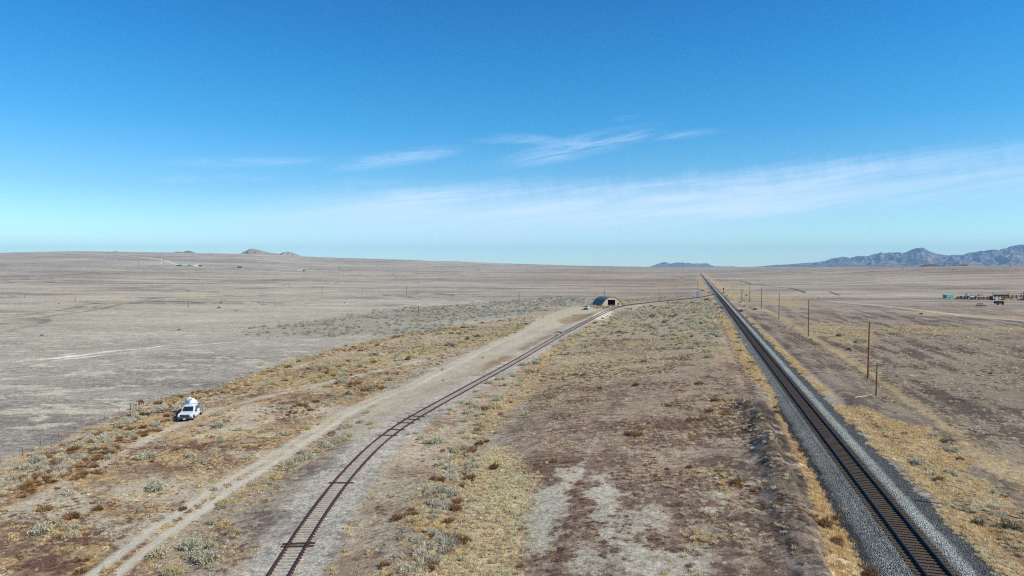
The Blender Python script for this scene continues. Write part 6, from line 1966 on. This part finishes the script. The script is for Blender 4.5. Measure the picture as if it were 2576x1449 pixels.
t_ = empty('lamp_mast', b); tag(t_, 'tall pale mast with a dark head left of the far farm', 'mast')
MB().tube((0, 0, 0), (0, 0, hh), 0.45, 0.32, 10).build('pole', m_cream, t_)
MB().tube((0, 0, hh), (0, 0, hh + 1.2), 1.6, 1.0, 12).build('head', m_arm, t_)
far_car(fm(270), fy(662), 6.5, m_white, 'white vehicle parked at the foot of the tall pale mast')

# long dark train beyond the crest
tr_ = []
T = empty('freight_train', atP(2890, 1076.2)); tag(T, 'long dark freight train low on the horizon right of the vanishing track', 'train')
aL = atP(2890, 1076.2); aR = atP(2978, 1076.4)
dist = 4200.0
def onray(px, z=None):
    X = (px / 1.5901 - 1288) / FPX * dist
    return X
x0 = onray(2890); x1 = onray(2978)
gzl = max(G(x0, dist), G(x1, dist))
zt = CAMZ + (HORV - 1074.0 / 1.5901) / FPX * dist
T.location = (x0, dist, zt - 4.5)
nc = 10
for i in range(nc):
    w_ = (x1 - x0) / nc
    o = MB().box(i * w_ + 0.6, (i + 1) * w_ - 0.6, -1.5, 1.5, 0.9, 4.6).build('rail_car', mat('dark_brown_rail_car', S(80, 54, 60), 0.8), T)
    wm = MB()
    for q in (0.15, 0.25, 0.75, 0.85): wm.tube(((i + q) * w_, -1.5, 0.5), ((i + q) * w_, 1.5, 0.5), 0.5, n=8)
    wm.build('wheels', m_black, o)

# ------------------------------------------------------------------ corral on the right
m_teal = mat('teal_trailer_paint', S(96, 190, 190), 0.45, 0, 0.05, 1.0, 0.4)
cp = lambda x, y: (3760 + x / 7.667, 1140 + y / 7.667)
a = atP(*cp(150, 440)); b = atP(*cp(435, 440))
L = (cp(435, 0)[0] - cp(150, 0)[0]) / 1.5901 / FPX * a.y
T = empty('stock_trailer', a, R(4)); tag(T, 'teal blue stock trailer parked left of the corral', 'trailer')
MB().prism([(0.6, 0.6), (0, 1.4), (0.0, 2.75), (0.25, 2.95), (L, 2.85), (L, 0.6)], 0, 2.2, 'y').build('body', m_teal, T, bevel=0.04)
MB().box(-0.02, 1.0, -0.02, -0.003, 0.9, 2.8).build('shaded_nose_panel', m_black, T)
MB().box(0.2, L, 0.1, 2.1, 2.96, 3.0).build('roof', m_cream, T)
for x in (L * 0.58, L * 0.72):
    wheel(T, x, 0, 0.01, 0.01) if False else None
    o = MB().tube((x, -0.12, 0.4), (x, 0.16, 0.4), 0.4, 0.4, 14).build('wheel', m_tyre, T)
    MB().tube((x, -0.14, 0.4), (x, -0.1, 0.4), 0.26, 0.26, 12).build('rim', m_white, o)
MB().tube((0.3, 1.1, 0.6), (-1.6, 1.1, 0.55), 0.07).build('drawbar', m_black, T)
MB().box(L * 0.5, L * 0.8, -0.14, -0.0, 0.82, 0.92).build('fender', m_black, T)
m_oldw = mat('dark_weathered_timber', S(52, 48, 46), 0.9, 0, 0.25, 1.5)
def rail_fence(x0, x1, yb, label, h=1.9, rails=4, step=2.6, dx=0, m=None, name='corral_fence'):
    A = atP(*cp(x0, yb)); B = atP(*cp(x1, yb))
    T = empty(name, A); tag(T, label, 'fence')
    d_ = B - A; n = max(2, int(d_.length / step))
    for i in range(n + 1):
        p_ = d_ * (i / n)
        MB().box(p_.x - 0.17, p_.x + 0.17, p_.y - 0.12, p_.y + 0.12, p_.z - 0.3, p_.z + h + rnd.uniform(0, 0.3)).build('post', m or m_oldw, T)
    for k in range(rails):
        z = 0.35 + (h - 0.45) * k / (rails - 1)
        mb = MB()
        p0 = Vector((0, -0.16, z)); p1_ = d_ + Vector((0, -0.16, z))
        mb.quadbox([p0 + Vector((0, -0.03, -0.13)), p1_ + Vector((0, -0.03, -0.13)), p1_ + Vector((0, 0.03, -0.13)), p0 + Vector((0, 0.03, -0.13))],
                   [p0 + Vector((0, -0.03, 0.13)), p1_ + Vector((0, -0.03, 0.13)), p1_ + Vector((0, 0.03, 0.13)), p0 + Vector((0, 0.03, 0.13))])
        mb.build('rail', m or m_oldw, T)
    return T
rail_fence(520, 760, 440, 'dark timber corral fence nearest the teal trailer')
rail_fence(1190, 1590, 452, 'dark timber corral fence in the middle of the pens')
rail_fence(1700, 2340, 440, 'dark timber corral fence at the right behind the tumbleweeds')
rail_fence(930, 1620, 415, 'far dark timber corral fence behind the coloured machines', 1.9, 3)
rail_fence(1640, 2576, 405, 'far dark timber corral fence behind the white panels', 2.0, 3)
T = empty('chute_panel', atP(*cp(1590, 458))); tag(T, 'white boarded corral panels with dark posts in the middle of the corral', 'panel fence')
LL = (1860 - 1590) / 7.667 / 1.5901 / FPX * T.location.y
for k in range(3):
    MB().box(0, LL, -0.05, 0.05, 0.25 + k * 0.62, 0.75 + k * 0.62).build('board', m_white, T)
for q in (0, 0.36, 0.8):
    MB().box(q * LL - 0.15, q * LL + 0.15, -0.2, -0.052, -0.1, 2.15).build('post', m_oldw, T)
T = empty('loading_chute', atP(*cp(1540, 458))); tag(T, 'dark timber loading chute left of the white corral panels', 'loading chute')
MB().box(0, 1.3, -0.8, 0.8, 0, 2.4).build('side_wall', m_oldw, T)
MB().box(0.02, 1.28, -2.6, -0.82, 0, 0.7).build('ramp', m_oldw, T)
GT = 'tall dark posts standing over the corral'
for (x, yb, yt) in ((790, 400, 250), (826, 400, 250), (1625, 400, 228), (2085, 390, 222), (2490, 390, 245), (2552, 400, 212)):
    X, YB = cp(x, yb); _, YT = cp(x, yt)
    b = atP(X, YB); h = (YB - YT) / 1.5901 / FPX * b.y
    T = tag(MB().tube((0, 0, -0.2), (0, 0, h), 0.2, 0.17, 8).build('tall_post', m_oldw), 'tall dark bare post standing over the corral pens', 'post', GT); T.location = b
# machines and clutter by the pens
def tractor(x, y, mc, label, s=1.0, rz=0.0):
    T = empty('tractor', atP(*cp(x, y)), rz); tag(T, label, 'tractor')
    MB().box(-1.6 * s, 0.2 * s, -0.4 * s, 0.4 * s, 0.8 * s, 1.45 * s).build('bonnet', mc, T, bevel=0.05)
    MB().box(0.2 * s, 1.3 * s, -0.6 * s, 0.6 * s, 0.7 * s, 1.2 * s).build('seat_deck', mc, T)
    c = MB().box(0.3 * s, 1.2 * s, -0.6 * s, 0.6 * s, 1.2 * s, 2.3 * s, 0.05, 0.05).build('cab', m_glassd, T)
    for xx, r_ in ((-1.2, 0.42), (0.8, 0.72)):
        for q in (-1, 1):
            o = MB().tube((xx * s, q * 0.7 * s, r_ * s), (xx * s, q * 1.0 * s, r_ * s), r_ * s, r_ * s, 16).build('wheel', m_tyre, T)
            MB().tube((xx * s, q * 0.69 * s, r_ * s), (xx * s, q * 1.01 * s, r_ * s), r_ * s * 0.5, r_ * s * 0.5, 12).build('rim', m_white, o)
    MB().tube((-0.9 * s, 0, 1.4 * s), (-0.9 * s, 0, 2.2 * s), 0.05).build('exhaust', m_black, T)
m_bl = mat('blue_machine_paint', S(40, 96, 160), 0.5)
m_yg = mat('yellow_green_paint', S(200, 205, 90), 0.5)
m_redp = mat('bright_red_paint', S(215, 40, 50), 0.5)
tractor(820, 444, m_bl, 'blue tractor with white wheel rims by the left corral pens', 1.0)
tractor(620, 440, mat('dark_blue_machine_paint', S(52, 70, 100), 0.5), 'dark blue tractor behind the left corral fence', 0.9, R(12))
tractor(1130, 446, mat('teal_blue_machine_paint', S(40, 110, 150), 0.5), 'teal blue tractor with a white front right of the dark bales', 0.95, R(180))
T = empty('hay_rake', atP(*cp(1060, 410))); tag(T, 'yellow green farm machine above the dark bales in the corral', 'farm machine')
MB().box(-2.2, 2.2, -0.6, 0.6, 1.2, 2.3).build('body', m_yg, T, bevel=0.05)
for q in (-1.2, 1.2): MB().tube((q, -0.7, 0.5), (q, 0.7, 0.5), 0.5, 0.5, 12).build('wheel', m_tyre, T)
T = empty('red_tank', atP(*cp(1222, 415))); tag(T, 'bright red fuel tank on legs above the corral fence', 'fuel tank')
MB().tube((-1.2, 0, 2.1), (1.2, 0, 2.1), 0.75, 0.75, 14).build('tank', m_redp, T)
for q in (-0.6, 0.6): MB().box(q - 0.06, q + 0.06, -0.35, 0.35, 0, 1.5).build('leg', m_oldw, T)
T = empty('bale_stack', atP(*cp(980, 446))); tag(T, 'dark brown round bale mound between the tractors', 'bale')
v = [(1.7 * math.cos(a_) * math.cos(e_), 1.0 * math.sin(a_) * math.cos(e_), 1.25 * math.sin(e_) * (1 + 0.08 * math.sin(5 * a_))) for e_ in np.linspace(0, 1.5, 6) for a_ in np.linspace(0, 2 * math.pi, 16, endpoint=False)]
MB().add(v, [(i * 16 + j, i * 16 + (j + 1) % 16, (i + 1) * 16 + (j + 1) % 16, (i + 1) * 16 + j) for i in range(5) for j in range(16)] + [tuple(range(80, 96))]).build('mound', mat('dark_brown_bale', S(70, 54, 52), 0.95, 0, 0.3, 3.0), T)
GB = 'white bundles along the corral fence'
for i, x in enumerate(np.linspace(960, 1585, 12)):
    T = tag(MB().box(-0.9, 0.9, -0.5, 0.5, 0.95, 1.85, 0.08, 0.08).build('white_bundle', m_cream), 'pale wrapped bundle stacked along the back fence of the corral', 'bundle', GB)
    T.location = atP(*cp(x, 418))
GB2 = 'dark bundles behind the white corral panels'
for i, x in enumerate(np.linspace(1660, 2060, 8)):
    T = tag(MB().box(-0.9, 0.9, -0.5, 0.5, 1.3, 2.2 + 0.25 * (i % 2), 0.1, 0.1).build('dark_bundle', m_oldw), 'dark stacked heap behind the white corral panels', 'heap', GB2)
    T.location = atP(*cp(x, 405))
T = empty('broken_cart', atP(*cp(1805, 612))); tag(T, 'dark derelict farm cart standing alone before the corral', 'cart')
MB().box(-2.1, 2.1, -1.0, 1.0, 0.7, 2.0).build('box', m_oldw, T)
MB().box(-2.1, 1.2, -1.02, -0.9, 2.003, 2.25).build('top_rail', mat('brown_board', S(110, 80, 64)), T)
for q in (-1.3, 1.3):
    o = MB().tube((q, -1.15, 0.5), (q, -0.95, 0.5), 0.5, 0.5, 14).build('wheel', m_tyre, T)
for k, (x, y) in enumerate(((1230, 592), (1320, 648), (1190, 648))):
    T = tag(MB().box(-1.6, 1.6, -0.5, 0.5, 0.0, 0.45, 0.3, 0.1).build('scrap_heap', m_oldw), 'low dark scrap heap on the ground left of the derelict cart', 'scrap heap', 'scrap heaps before the corral'); T.location = atP(*cp(x, y))
# tumbleweeds banked against the corral
rr2 = random.Random(4)
for i in range(46):
    x = rr2.uniform(1880, 2600); y = rr2.uniform(395, 470) if x > 2150 else rr2.uniform(430, 468)
    q = atP(*cp(x, y))
    me = PROTO['rust' if rr2.random() < 0.5 else 'gold'][rr2.randrange(4)]
    big_ = me.name.startswith('rust')
    o = bpy.data.objects.new('tumbleweed', me); link(o)
    s_ = rr2.uniform(1.6, 2.6) * (1.0 if big_ else 2.6)
    o.location = q; o.scale = (s_, s_, s_); o.rotation_euler = (0, 0, rr2.uniform(0, 6))
    tag(o, 'dry orange tumbleweed banked against the corral fence', 'tumbleweed', 'tumbleweeds banked against the corral')
for i in range(8):
    q = atP(*cp(rr2.uniform(440, 530), rr2.uniform(420, 440)))
    o = bpy.data.objects.new('tumbleweed', PROTO['rust'][i % 5]); link(o)
    o.location = q; o.scale = (1.7, 1.7, 1.7)
    tag(o, 'dry tumbleweed piled between the teal trailer and the corral', 'tumbleweed', 'tumbleweeds by the teal trailer')

# tell the members of the short rows apart by their order
CARD = 'first second third fourth fifth sixth seventh eighth ninth tenth eleventh twelfth thirteenth fourteenth fifteenth sixteenth'.split()
def from_left(group):
    L_ = [o for o in COL.objects if o.get('group') == group and o.parent is None]
    L_.sort(key=lambda o: math.atan2(o.location.x, o.location.y))
    for i, o in enumerate(L_):
        if len(L_) > 1:
            o['label'] = ' '.join(o['label'].split()[:12]) + ', ' + ('leftmost' if i == 0 else 'rightmost' if i == len(L_) - 1 else CARD[i] + ' from left')
for g_ in ('power line poles beyond the highway', 'power poles below the mountains', 'small white posts beyond the right hand signal', 'white posts by the brown poles', 'cows of the far herd on the right',
           'tall dark posts standing over the corral', 'white bundles along the corral fence', 'dark bundles behind the white corral panels', 'scrap heaps before the corral'):
    from_left(g_)
L_ = [o for o in COL.objects if o.get('group') == 'tumbleweeds banked against the corral']
L_.sort(key=lambda o: math.atan2(o.location.x, o.location.y))
for i, o in enumerate(L_):
    if i < 12: o['label'] = 'dry orange tumbleweed against the corral fence, ' + ('leftmost of the bank' if i == 0 else CARD[i] + ' from the left')
    else: o['label'] = 'dry orange tumbleweed in the right part of the bank against the corral'
